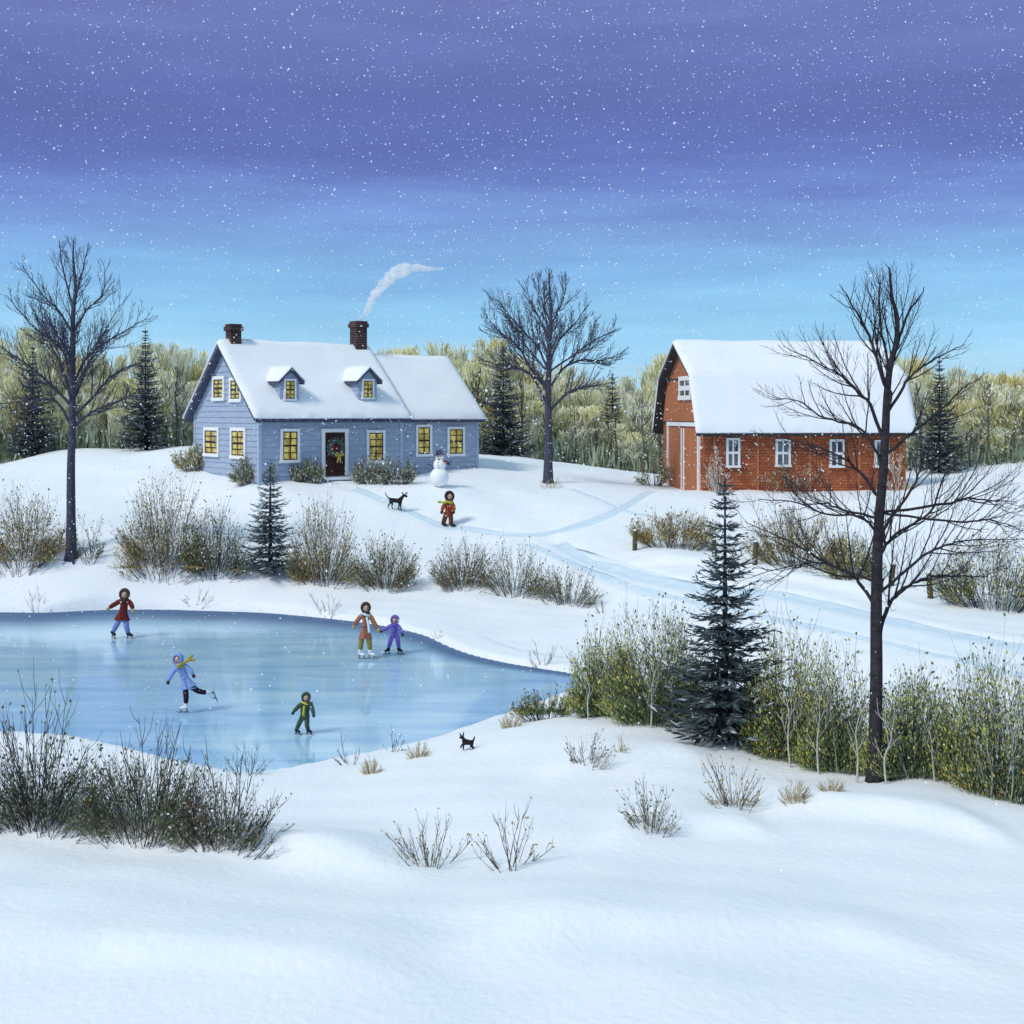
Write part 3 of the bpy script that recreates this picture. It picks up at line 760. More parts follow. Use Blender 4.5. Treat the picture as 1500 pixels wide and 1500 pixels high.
    for sgn in (-1, 1):
        b.tube([Bc, Bc + Vector((sgn * .12, -.03, .09)), Bc + Vector((sgn * .22, -.03, .02)), Bc + Vector((sgn * .12, -.01, -.03)), Bc], [.02, .05, .06, .045, .02], 6)
        b.tube([Bc, Bc + Vector((sgn * .05, -.03, -.16)), Bc + Vector((sgn * .09, .01, -.36))], [.025, .04, .035], 5)
    b.sphere(Bc, .05, 8, 6); b.build('ribbon', M['yellow'], wo, True)
    bb = MB()
    for k in range(9):
        bb.sphere(Cw + Vector((random.uniform(-.1, .1), -.02, random.uniform(-.1, .1))), .05, 6, 5)
    bb.build('berries', mat('red_berry', (.42, .03, .02), .5), wo, True)
    return fr, (cu, hw, cz)
FRH, CHIM = house()

def smoke():
    p0 = FRH.P0 + Matrix.Rotation(FRH.th, 3, 'Z') @ Vector(CHIM)
    D = p0.y
    pts_px = [(531, 472), (535, 460), (541, 446), (549, 432), (558, 420), (569, 409), (582, 399), (595, 394), (610, 392), (628, 394), (650, 393)]
    w = [.14, .17, .24, .30, .34, .40, .44, .40, .28, .20, .08]
    P = [at(x, y, D + .25 * k) for k, (x, y) in enumerate(pts_px)]; P[0] = Vector((p0.x, p0.y, p0.z - .03))
    Q, rr = [], []
    for i in range(len(P) - 1):
        for k in range(5):
            t = k / 5; Q.append(P[i].lerp(P[i + 1], t)); rr.append((w[i] + (w[i + 1] - w[i]) * t) * (.80 + random.uniform(-.2, .2)))
    Q.append(P[-1]); rr.append(w[-1])
    b = MB(); b.tube(Q, rr, 12)
    m = bpy.data.materials.new('chimney_smoke'); m.use_nodes = True; nt = m.node_tree
    nt.nodes.remove(nt.nodes['Principled BSDF'])
    v = nt.nodes.new('ShaderNodeVolumePrincipled'); v.inputs['Color'].default_value = (.97, .97, .98, 1)
    tc = nt.nodes.new('ShaderNodeTexCoord'); n = nt.nodes.new('ShaderNodeTexNoise'); n.inputs['Scale'].default_value = 2.6; n.inputs['Detail'].default_value = 4
    nt.links.new(tc.outputs['Object'], n.inputs['Vector'])
    mr = nt.nodes.new('ShaderNodeMapRange'); mr.inputs['From Min'].default_value = .36; mr.inputs['From Max'].default_value = .62
    mr.inputs['To Min'].default_value = .25; mr.inputs['To Max'].default_value = 6.0
    nt.links.new(n.outputs['Fac'], mr.inputs['Value']); nt.links.new(mr.outputs['Result'], v.inputs['Density'])
    nt.links.new(v.outputs[0], nt.nodes['Material Output'].inputs['Volume'])
    o = b.build('smoke', m, None, True)
    tag(o, 'thin white smoke drifting right from the farmhouse chimney', 'smoke', kind='stuff')
smoke()

def barn():
    fr = Frame(at(1030, 720, 66), R(8))
    root = tag(empty('barn', fr.P0, fr.th), 'red brick barn with snowy gambrel roof and tall white framed doors', 'barn')
    L = fr.front(1328, 660)[0]; W = fr.gable(971, 660)[0]; hw = W / 2; zb = -1.0
    ze = fr.front(1150, 617)[1]; zk = 5.55; vk = .22 * W / 2; zr = 7.28
    ins = [(.03, zb), (W - .03, zb), (W - .03, ze - .15), (W - vk - .1, zk - .1), (hw, zr - .08), (vk + .1, zk - .1), (.03, ze - .15)]
    w = MB(); w.prism([(.03, y, z) for y, z in ins], (L - .06, 0, 0))
    w.build('wall', M['brick'], root)
    # rust planked upper gable, 3 cm proud of the brick, with a drip board at its foot
    g = MB(); zg = ze - .02
    n_ = 26
    def top(v):
        v = min(v, W - v); 
        return (ze + (zk - ze) * v / vk if v < vk else zk + (zr - zk) * (v - vk) / (hw - vk)) - .12
    for k in range(n_):
        a, b = W * k / n_ + .012, W * (k + 1) / n_ - .012
        a = max(a, .05); b = min(b, W - .05)
        pts = [(a, zg), (b, zg), (b, max(zg + .02, top(b)))] + ([(hw, top(hw))] if a < hw < b else []) + [(a, max(zg + .02, top(a)))]
        g.prism([(0, y, z) for y, z in pts], (.028, 0, 0))
    ga = g.build('gable_planks', M['plank'], root)
    t = MB(); t.box(-.035, .02, .02, W - .02, zg - .12, zg - .005); t.box(-.03, .0, vk + .15, W - vk - .15, zk - .05, zk + .03); t.build('drip_board', M['plank_dk_shade'], ga)
    # roof
    o = .45
    rp = [(-o, ze - o * (zk - ze) / vk * .55 + .1), (vk, zk + .1), (hw, zr + .1), (W - vk, zk + .1), (W + o, ze - o * (zk - ze) / vk * .55 + .1)]
    rb = MB(); roof_slab(rb, rp, -.45, L + .35, .2); roof = rb.build('roof', M['plank_dk_shade'], root)
    s = MB(); snow_sheet(s, [(rp[0][0] - .06, rp[0][1] - .06)] + rp[1:4] + [(rp[4][0] + .06, rp[4][1] - .06)], -.5, L + .4, .18, 54, 0, 11.0)
    s.build('snow_cover', M['roof_snow'], roof, True)
    # ragged dark strips painting in the shade under the roof edge
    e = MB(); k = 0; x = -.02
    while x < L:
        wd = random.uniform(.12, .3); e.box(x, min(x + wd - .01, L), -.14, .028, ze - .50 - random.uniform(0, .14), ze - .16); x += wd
    e.build('eave_shade_strips', M['plank_dk_shade'], root)
    # brick piers between the bays
    for px in (1047, 1110, 1187, 1259, 1318):
        u = fr.front(px, 660)[0]; p = MB(); p.box(u - .05, u + .05, -.015, .03, zb, ze - .66); p.build('pier', M['plank'], root)
    for (x0, x1, y0, y1) in ((1063.7, 1084, 641.5, 685), (1136, 1158, 643, 684), (1215, 1236.5, 643.5, 685), (1281, 1302, 644.5, 685)):
        a0, z1 = fr.front(x0, y0); a1, z0 = fr.front(x1, y1)
        window(root, (0, .03, 0), (1, 0, 0), (0, -1, 0), a0, a1, z0, z1, 2, 2, M['dark_pane'], M['white'], fw=.11, bw=.08, border=0)
    # gable window
    v1, zt = fr.gable(996, 552); v0, z0 = fr.gable(1013.5, 585.5)
    window(root, (0, W, 0), (0, -1, 0), (-1, 0, 0), W - v1, W - v0, z0, zt, 2, 2, M['dark_pane'], M['white'], fw=.22, bw=.16, border=0)
    # double doors
    v1 = fr.gable(979, 650)[0]; v0 = fr.gable(1025, 650)[0]; zt = fr.gable(1000, 617)[1] - .05; z0 = -.6
    P = (.03, W, 0); r = (0, -1, 0); nn = (-1, 0, 0); a0, a1 = W - v1, W - v0; fw = .17; m = (a0 + a1) / 2
    fm = MB(); fm.obox(P, r, nn, a0, a0 + fw, 0, .12, z0, zt - .2); fm.obox(P, r, nn, a1 - fw, a1, 0, .12, z0, zt - .2); fm.obox(P, r, nn, a0 - .04, a1 + .04, 0, .125, zt - .2, zt)
    fm.build('door_frame', M['white'], root)
    for sgn, (b0, b1) in ((-1, (a0 + fw + .05, m - .10)), (1, (m + .10, a1 - fw - .05))):
        d = MB(); k = 6
        for i in range(k):
            d.obox(P, r, nn, b0 + (b1 - b0) * i / k + .015, b0 + (b1 - b0) * (i + 1) / k - .015, 0, .06, z0, zt - .24)
        dd = d.build('door', M['plank'], root)
        ed = MB(); x_ = b1 if sgn < 0 else b0
        ed.obox(P, r, nn, x_ - (.20 if sgn < 0 else -.02), x_ + (-.02 if sgn < 0 else .20), .062, .09, z0, zt - .3); ed.build('door_stile', M['white'], dd)
    return fr
FRB = barn()

def snowman():
    g = ground(643.5, 713); s = g.y / F   # metres per photo pixel there
    root = tag(empty('snowman', g), 'snowman with hat, red scarf and stick arms beside the farmhouse wing', 'snowman')
    def z(py): return (713 - py) * s
    b = MB(); b.sphere((0, 0, z(699)), (14 * s, 14 * s, 14.5 * s), 20, 14, jit=.012); b.sphere((.5 * s, 0, z(681)), (9.2 * s,) * 3, 18, 12, jit=.012); b.sphere((.3 * s, 0, z(670)), (6 * s,) * 3, 16, 10, jit=.01)
    b.build('body', M['ball_snow'], root, True)
    h = MB(); h.tube([(-.4 * s, 0, z(666.4)), (-.5 * s, 0, z(665.4))], [8.2 * s, 8 * s], 14); h.tube([(-.5 * s, 0, z(665.2)), (-1.2 * s, 0, z(659.5))], [5 * s, 4.4 * s], 12); h.build('hat', M['hat'], root)
    c = MB(); c.tube([(-1 * s, -5.6 * s, z(670)), (-2.6 * s, -10 * s, z(670.6))], [1.1 * s, .15 * s], 7); c.build('carrot_nose', M['carrot'], root)
    for nm, x_, py, r_, yy in (('eye', -2.5, 668, .75, -5.4), ('eye', 1.6, 668, .75, -5.4), ('button', -1, 677.3, .8, -8.4), ('button', -1.3, 681, .8, -9.1), ('button', -1.0, 685, .8, -8.4)):
        k = MB(); k.sphere((x_ * s, yy * s, z(py)), r_ * s, 7, 5); k.build(nm, M['coal'], root, True)
    k = MB(); k.tube([((-2.6 + i) * s, -5.5 * s, z(672.4 + (.6 if i in (1, 2, 3) else 0))) for i in range(5)], .4 * s, 5); k.build('mouth', M['coal'], root)
    sc = MB(); sc.tube([(math.cos(a) * 5.2 * s, math.sin(a) * 5.2 * s, z(675.6) + .15 * s * math.sin(3 * a)) for a in [i * math.pi / 10 for i in range(21)]], 1.25 * s, 7, 0, False)
    sc.tube([(3.8 * s, -3.8 * s, z(675.5)), (8 * s, -4.5 * s, z(675.2)), (13 * s, -4 * s, z(676.8))], [1.2 * s, 1.6 * s, 1.5 * s], 6); sc.build('scarf', M['scarf_red'], root, True)
    for pts, tw in (([(-7, 0, 682), (-12, -.5, 681.2), (-19, -1, 680.5)], ((-14, -.6, 681), (-16.5, -1.5, 678.2))),):
        a = MB(); a.tube([(x * s, y * s, z(p)) for x, y, p in pts], [.8 * s, .6 * s, .35 * s], 5); a.tube([(x * s, y * s, z(p)) for x, y, p in tw], [.5 * s, .25 * s], 5); a.build('stick_arm', M['bark'], root)
    a = MB(); a.tube([(8 * s, 0, z(680)), (13 * s, -.5 * s, z(679)), (18 * s, -1 * s, z(680.8))], [.8 * s, .65 * s, .35 * s], 5)
    for e in ((17, 673), (19.5, 676.5), (17, 684)): a.tube([(12.5 * s, -.5 * s, z(679.2)), (e[0] * s, -1 * s, z(e[1]))], [.6 * s, .3 * s], 5)
    a.build('stick_arm', M['bark'], root)
snowman()
# ---------------------------------------------------------------- vegetation
def rv(s=1.0): return Vector((random.uniform(-s, s), random.uniform(-s, s), random.uniform(-s, s)))

def smooth_line(pts, sub=4):
    out = []; n = len(pts)
    for i in range(n - 1):
        p0, p1, p2, p3 = pts[max(i - 1, 0)], pts[i], pts[i + 1], pts[min(i + 2, n - 1)]
        for k in range(sub):
            t = k / sub
            out.append(.5 * ((2 * p1) + (p2 - p0) * t + (2 * p0 - 5 * p1 + 4 * p2 - p3) * t * t + (3 * p1 - p0 - 3 * p2 + p3) * t ** 3))
    out.append(pts[-1]); return out

def sprout(mb, line, r0, r1, level, maxlen, env, lo=.22, dens=1.0, up=.35, rmin=.005):
    """Side branches along a limb, alternating, each bending upwards; recursive."""
    n = len(line); L = sum((line[i + 1] - line[i]).length for i in range(n - 1))
    step = [.17, .125, .12][level] / dens
    cnt = max(2, int(L * (1 - lo) / step)); side = random.choice((-1, 1))
    for k in range(cnt):
        t = lo + (1 - lo) * (k + random.uniform(.1, .9)) / cnt
        f = t * (n - 1); i = min(int(f), n - 2); p = line[i].lerp(line[i + 1], f - i)
        d = (line[i + 1] - line[i]).normalized()
        side = -side
        ax = d.cross(Vector((random.uniform(-.25, .25), 1, random.uniform(-.25, .25)))) if random.random() < .68 else d.cross(rv())
        if ax.length < .05: continue
        ax = ax.normalized() * side
        a = R(random.uniform(20, 42)); nd = (d * math.cos(a) + ax * math.sin(a)).normalized()
        ln = maxlen * (1 - .62 * t) * random.uniform(.6, 1.1)
        if ln < .12: continue
        rb = max(rmin, (r0 + (r1 - r0) * t) * .42)
        m = 4 if level < 2 else 3; q = [p]; dd = nd
        for s_ in range(m):
            dd = (dd + Vector((0, 0, up * .35)) + rv(.10)).normalized(); q.append(q[-1] + dd * (ln / m))
        if env:
            q = [x for x in q if env(x)]
            if len(q) < 2: continue
        re = max(rmin * .6, rb * .3)
        mb.tube(q, [rb + (re - rb) * j / (len(q) - 1) for j in range(len(q))], 4 if level == 0 else 3, 0, False)
        if level < 2: sprout(mb, q, rb, re, level + 1, ln * .52, env, .2, dens, up, rmin)

def bare_tree(label, base_px, trunk, r_base, limbs, barkm, extra=5, dens=1.0, tw=1.0, depth=.8):
    g = ground(*base_px); D = g.y; s = D / F
    root = tag(empty('bare_tree', g), label, 'tree')
    x0, y0 = base_px
    def W(px, py, dy=0): return Vector(((px - x0) * s, dy, (y0 - py) * s))
    tl = smooth_line([W(*p, random.uniform(-.04, .04)) for p in trunk], 4); tl[0].z -= .35
    n = len(tl); tm = MB()
    rad = []
    for i in range(n):
        t = i / (n - 1); r = r_base * (1 - t) ** .8 + .012
        if i < 3: r *= 1 + .28 * (1 - i / 3)
        rad.append(r)
    tm.tube(tl, rad, 12)
    for k in range(5):     # root flare
        a = k * 1.257 + random.uniform(-.3, .3); v = Vector((math.cos(a), math.sin(a), 0))
        tm.tube([v * r_base * .3 + Vector((0, 0, r_base * 2.2)), v * r_base * 1.0 + Vector((0, 0, r_base * .5)), v * r_base * 1.9 + Vector((0, 0, -.25))], [r_base * .55, r_base * .45, r_base * .2], 6)
    tm.build('trunk', barkm, root, True)
    cm = MB(); made = []
    zmax = tl[-1].z
    for lp in limbs:
        wlim = lp[0]; pts = lp[1]
        sg = random.uniform(-1, 1) * depth
        ext = abs(pts[-1][0] - pts[0][0]) * s
        P = [W(px, py, sg * .55 * ext * (i / (len(pts) - 1)) ** 1.2 + (random.uniform(-.1, .1) if i else 0)) for i, (px, py) in enumerate(pts)]
        # root the limb inside the trunk
        k = min(range(n), key=lambda i: (tl[i] - P[0]).length); P[0] = tl[k] - Vector((0, 0, .1))
        made.append((P, wlim))
    nb = len(made)
    for e in range(extra):  # limbs towards and away from the viewer, like the drawn ones
        P, wl = random.choice(made[:nb]); a = random.choice((1, -1)) * R(random.uniform(60, 120)); rot = Matrix.Rotation(a, 3, 'Z')
        o = P[0]; dz = random.uniform(-.3, .3); k = min(range(n), key=lambda i: abs(tl[i].z - (o.z + dz)))
        made.append(([tl[k] + rot @ ((p - o) * .8) for p in P], wl * .9))
    for P, wl in made:
        ln = smooth_line(P, 5); ln = [p + (rv(.014) if 0 < i < len(ln) - 1 else Vector()) for i, p in enumerate(ln)]
        m = len(ln); rr = [wl * .60 * (1 - i / (m - 1)) ** .8 + D * .0002 for i in range(m)]
        cm.tube(ln, rr, 6, 0, False)
        tot = sum((ln[i + 1] - ln[i]).length for i in range(m - 1))
        sprout(cm, ln, wl, .01, 0, min(2.5, tot * .54) * tw, lambda q: .8 < q.z < zmax * (1 - .0009 * abs(q.x / s)) + .1, .2, dens, .5, D * .00016)
    # leader
    top = tl[int(n * .55):]; sprout(cm, top, r_base * .4, .012, 0, 1.5 * tw, lambda q: q.z < zmax + .15, .1, dens, .5, D * .00016)
    cm.build('branches', barkm, root)
    return root

bare_tree('tall bare tree with wide spreading crown at the left, on the bank above the pond', (104, 818),
    [(104, 818), (104, 750), (104, 690), (105, 640), (106, 580), (107, 517), (107, 463), (110, 423), (107, 383), (107, 352)], .17,
    [(.075, [(100, 628), (85, 591), (59, 589), (28, 592), (-6, 596)]), (.085, [(102, 600), (80, 570), (53, 543), (27, 522), (0, 503)]), (.07, [(104, 562), (93, 517), (77, 501), (48, 479), (11, 436)]),
     (.06, [(105, 490), (88, 458), (67, 437), (40, 395)]), (.05, [(108, 452), (96, 418), (88, 383), (84, 352)]), (.085, [(110, 632), (128, 610), (149, 599), (178, 588), (205, 572)]),
     (.085, [(109, 610), (133, 586), (155, 557), (180, 540), (203, 532)]), (.07, [(108, 560), (123, 527), (141, 509), (173, 487), (204, 466)]), (.06, [(109, 490), (128, 458), (152, 434), (159, 398)]), (.05, [(110, 440), (120, 405), (131, 358)]),
     (.06, [(106, 585), (90, 540), (70, 495), (60, 440)]), (.06, [(107, 575), (126, 545), (150, 500), (180, 450)])], M['bark_cool'], 5, 1.1)
bare_tree('bare tree in the middle, standing in the snow between farmhouse and barn', (803, 708),
    [(803, 708), (803, 660), (803, 620), (803, 583), (804, 530), (805, 490), (807, 458), (805, 423), (804, 396)], .205,
    [(.11, [(798, 590), (779, 551), (760, 541), (737, 536), (705, 528)]), (.10, [(798, 575), (776, 538), (760, 509), (733, 487), (713, 466)]), (.09, [(801, 540), (789, 511), (771, 490), (744, 461), (730, 440)]),
     (.07, [(803, 495), (792, 471), (779, 447), (770, 415)]), (.12, [(808, 605), (829, 578), (848, 569), (870, 566), (893, 562)]), (.10, [(807, 565), (824, 541), (853, 527), (880, 528), (904, 520)]), (.08, [(806, 525), (819, 498), (840, 477), (862, 445)]),
     (.08, [(824, 541), (845, 517), (872, 498), (900, 484)]), (.06, [(807, 474), (821, 450), (829, 423), (828, 398)]), (.07, [(803, 545), (780, 520), (757, 490), (742, 455)]), (.06, [(805, 500), (798, 460), (790, 425), (786, 402)])], M['bark_cool'], 5, 1.1)
bare_tree('large dark bare tree with low sweeping limbs in the right foreground', (1281, 1146),
    [(1281, 1146), (1282, 1060), (1283, 980), (1283, 900), (1284, 830), (1287, 760), (1293, 693), (1297, 628), (1299, 579), (1304, 537), (1313, 503), (1315, 465), (1306, 434), (1302, 392)], .112,
    [(.04, [(1314, 503), (1329, 465), (1345, 440), (1356, 420)]), (.05, [(1298, 572), (1285, 537), (1272, 499), (1260, 472), (1238, 438), (1223, 420)]), (.05, [(1294, 640), (1276, 594), (1262, 580), (1234, 552), (1196, 533), (1145, 508)]),
     (.045, [(1290, 676), (1276, 651), (1253, 625), (1211, 613), (1170, 588), (1130, 585)]), (.045, [(1288, 730), (1268, 697), (1240, 672), (1200, 655), (1150, 640)]), (.045, [(1300, 600), (1325, 567), (1340, 547), (1372, 525), (1412, 505)]),
     (.045, [(1296, 665), (1333, 636), (1362, 612), (1395, 575), (1410, 560)]), (.04, [(1284, 776), (1266, 762), (1248, 754), (1206, 752), (1160, 735), (1100, 728)]), (.055, [(1282, 880), (1262, 855), (1248, 843), (1220, 829), (1164, 797), (1102, 770)]),
     (.03, [(1248, 843), (1215, 828), (1187, 827), (1150, 835), (1100, 852)]), (.05, [(1286, 820), (1300, 800), (1318, 780), (1360, 750), (1379, 700), (1400, 670)]), (.04, [(1318, 780), (1337, 717), (1350, 690), (1362, 660)]),
     (.06, [(1284, 930), (1300, 900), (1318, 876), (1341, 857), (1383, 848), (1425, 850), (1468, 852)]), (.04, [(1341, 857), (1351, 815), (1385, 798), (1420, 792), (1494, 788)]), (.04, [(1360, 750), (1395, 738), (1420, 731), (1455, 735), (1492, 737)]),
     (.035, [(1304, 537), (1292, 490), (1288, 450), (1286, 405)]), (.035, [(1360, 755), (1400, 765), (1440, 760), (1480, 772)])], M['bark'], 4, 1.25, 1.15)

def conifer(label, base_px, top_py, wpx, mats, seed, whorls=None, sagging=.12, trunk_r=.1, group=None):
    random.seed(seed)
    g = ground(*base_px); s = g.y / F; Hh = (base_px[1] - top_py) * s; Rm = wpx * s / 2
    root = tag(empty('spruce_tree', g), label, 'tree', group)
    t = MB(); t.tube([(0, 0, -.3), (0, 0, Hh * .5), (0, 0, Hh)], [trunk_r, trunk_r * .55, .008], 8); t.build('trunk', M['bark'], root, True)
    m = MB(); whorls = whorls or int(Hh * 7.0)
    for w in range(whorls):
        f = (w + random.uniform(-.6, .6)) / whorls; f = max(.0, min(.985, f)); z = Hh * (.035 + .955 * f)
        reach = Rm * (1 - f) ** .86 * .96 + .08
        nb = max(6, int(7 + 4 * (1 - f)))
        a0 = random.uniform(0, 6.28)
        for b in range(nb):
            a = a0 + 6.283 * b / nb + random.uniform(-.25, .25); ln = reach * random.choice((.5, .65, .8, .92, 1.0, 1.14))
            h = Vector((math.cos(a), math.sin(a), 0)); k = 5; P = []
            for i in range(k + 1):
                u = i / k; P.append(Vector((0, 0, z)) + h * (ln * u) + Vector((0, 0, ln * (-sagging * 2.2 * u + sagging * 2.6 * u * u + .18 * u * (1 if f > .55 else .2)))))
            m.tube(P, [max(.006, .018 * (1 - i / (k + 1)) * (Hh / 5)) for i in range(k + 1)], 3, 0, False)
            # flat sprays of needles along both sides of the bough
            ns = max(7, int(ln / .04 * (1.0 if Hh < 6 else .62)))
            for i in range(ns):
                u = (i + random.random()) / ns; fi = u * k; j = min(int(fi), k - 1); p = P[j].lerp(P[j + 1], fi - j); d = (P[j + 1] - P[j]).normalized()
                sd = d.cross(Vector((0, 0, 1))).normalized() * (1 if i % 2 else -1)
                L = (.10 + .30 * ln * (1 - .72 * u)) * random.uniform(.6, 1.15); L = min(L, .48)
                v = (d * .85 + sd * random.uniform(.35, .85) + Vector((0, 0, random.uniform(-.5, .32)))).normalized() * L
                mi = 3 if random.random() < .06 else random.choice((0, 0, 1, 1, 2))
                m.blade(p, v, L * random.uniform(.07, .125), mi)
    m.tube([(0, 0, Hh * .97), (0, 0, Hh * 1.01)], [.02, .006], 4)
    for i in range(26):
        z = Hh * random.uniform(.9, 1.0); a = random.uniform(0, 6.28); L = .05 + .12 * (1 - z / Hh) * 8
        m.blade((0, 0, z), Vector((math.cos(a) * .6, math.sin(a) * .6, .8)) * L, .02, random.choice((0, 1)))
    m.build('crown', mats, root)
    return root
nd_dark = [M['needle'], M['needle'], M['needle2'], M['needle_snow']]
nd_grey = [M['needle'], M['needle2'], M['needle3'], M['needle_snow']]
nd_blue = [M['needle2'], M['needle3'], M['needle3'], M['needle_snow']]
conifer('dark spruce at far left, behind the tall bare tree', (48, 668), 504, 78, nd_dark, 1)
conifer('tall dark spruce left of the farmhouse, before the pale woods', (213, 660), 480, 84, nd_dark, 2)
conifer('dark spruce just right of the farmhouse wing', (737, 668), 506, 100, nd_dark, 3)
conifer('narrow dark spruce between the middle bare tree and the barn', (897, 686), 546, 66, nd_dark, 4)
conifer('dark spruce behind the right end of the barn', (1376, 692), 524, 84, nd_dark, 5)
conifer('small blue-green spruce on the pond bank before the farmhouse', (396, 840), 676, 92, nd_blue, 6, 32)
conifer('big slate-green spruce in the right foreground among the thickets', (1062, 1086), 702, 186, nd_grey, 7, 40, .14, .09)
random.seed(21)

# ---- the wood behind: single trees, copied from a few grown ones
def wood_proto(seed, leafm, width):
    random.seed(seed)
    t = MB(); c = MB(); tips = []
    stems = random.choice((1, 2, 2, 3))
    for k in range(stems):
        x = random.uniform(-.12, .12); top = Vector((x + random.uniform(-.4, .4) * width, random.uniform(-.3, .3), random.uniform(.72, .92) * 8))
        P = [Vector((x, random.uniform(-.1, .1), -.4)), Vector((x * 1.4, 0, 2.2)), Vector((top.x * .5 + random.uniform(-.15, .15), top.y * .5, 4.6)), top]
        ln = smooth_line(P, 4); r = random.uniform(.07, .12); t.tube(ln, [r * (1 - .85 * i / (len(ln) - 1)) for i in range(len(ln))], 5)
        for b in range(15):
            f = random.uniform(.25, .97); i = int(f * (len(ln) - 1)); p = ln[i]
            a = random.uniform(0, 6.28); o = random.uniform(.35, .95) * width * (1 - .45 * max(0, f - .5))
            zt = min(8.0, p.z + random.uniform(1.2, 3.2)); zt = min(zt, 8.0 - 2.3 * (o / width) ** 2)
            e = Vector((p.x + math.cos(a) * o, p.y + math.sin(a) * o * .8, max(p.z + .3, zt)))
            q = smooth_line([p, p.lerp(e, .5) + Vector((math.cos(a) * o * .22, math.sin(a) * o * .2, -.12)), e], 3)
            t.tube(q, [.035 * (1 - .8 * j / (len(q) - 1)) for j in range(len(q))], 3, 0, False)
            for s_ in range(2): tips.append((q, s_))
    # fine upswept sprays make the feathery crown
    for q, s_ in tips:
        for j in range(24):
            f = random.uniform(.15, 1.0) * (len(q) - 1); i = min(int(f), len(q) - 2); p = q[i].lerp(q[i + 1], f - i) + rv(.22)
            out = Vector((p.x, p.y, 0)); out = out.normalized() if out.length > .05 else Vector()
            d = (Vector((0, 0, 1)) + out * random.uniform(0, .42) + rv(.18)).normalized() * random.uniform(.45, 1.05)
            if (p + d).z > 8.1: d *= .4
            c.blade(p, d, random.uniform(.022, .045), random.choice((0, 0, 0, 1, 2) if p.z < 5.6 else (0, 0, 1, 1, 1)))
    # understorey sprays lower down
    for j in range(150):
        a = random.uniform(0, 6.28); o = width * math.sqrt(random.random()); p = Vector((math.cos(a) * o, math.sin(a) * o, random.uniform(.2, 4.2)))
        c.blade(p, (Vector((0, 0, 1)) + rv(.3)).normalized() * random.uniform(.4, 1.0), random.uniform(.02, .045), random.choice((0, 2, 3, 3)))
    return t, c
WM = {'yellow': ['wood_yel', 'wood_pale', 'wood_sage', 'wood_green'], 'pale': ['wood_pale', 'wood_yel', 'wood_sage', 'wood_green'], 'sage': ['wood_sage', 'wood_pale', 'wood_green', 'wood_green'],
      'ochre': ['wood_ochre', 'wood_yel', 'wood_sage', 'wood_green'], 'rust': ['wood_rust', 'wood_ochre', 'wood_sage', 'wood_green']}
protos = {}
for ci, (cn, ml) in enumerate(WM.items()):
    for k in range(3):
        t, c = wood_proto(100 + ci * 10 + k, None, random.Random(ci * 7 + k).uniform(1.1, 1.5))
        tm = bpy.data.meshes.new('trunk'); tm.from_pydata(t.v, [], t.f); tm.materials.append(M['wood_trunk'])
        cm = bpy.data.meshes.new('crown'); cm.from_pydata(c.v, [], c.f)
        for m in ml: cm.materials.append(M[m])
        cm.polygons.foreach_set('material_index', c.m)
        protos[(cn, k)] = (tm, cm)
random.seed(33)
TOPS = [(-300, 520), (0, 505), (60, 488), (120, 512), (165, 530), (235, 488), (290, 502), (330, 528), (560, 506), (600, 498), (640, 504), (690, 508), (722, 498), (755, 505), (800, 528), (850, 545), (885, 560), (915, 546), (960, 528), (1000, 530), (1330, 528), (1390, 536), (1425, 548), (1450, 528), (1500, 540), (1560, 530), (1800, 525)]
def top_at(px):
    for (a, ya), (b, yb) in zip(TOPS[:-1], TOPS[1:]):
        if a <= px <= b: return ya + (yb - ya) * (px - a) / (b - a)
    return 525
def region(px):
    return ('left of the farmhouse' if px < 320 else 'behind the farmhouse' if px < 705 else 'between farmhouse and barn' if px < 985 else 'behind the barn' if px < 1335 else 'right of the barn')
def colour_at(px):
    if px < 320: w = (('yellow', 4), ('pale', 4), ('sage', 3), ('ochre', 1))
    elif px < 705: w = (('yellow', 4), ('pale', 3), ('sage', 4))
    elif px < 985: w = (('yellow', 5), ('pale', 3), ('sage', 2), ('ochre', 1))
    elif px < 1400: w = (('pale', 3), ('yellow', 3), ('sage', 3), ('ochre', 2))
    else: w = (('ochre', 2), ('rust', 1), ('yellow', 6), ('pale', 5))
    return random.choices([a for a, _ in w], [b for _, b in w])[0]
CN = {'yellow': 'yellow-green', 'pale': 'pale cream-tipped', 'sage': 'grey-green', 'ochre': 'golden ochre', 'rust': 'rusty brown'}
used = {}
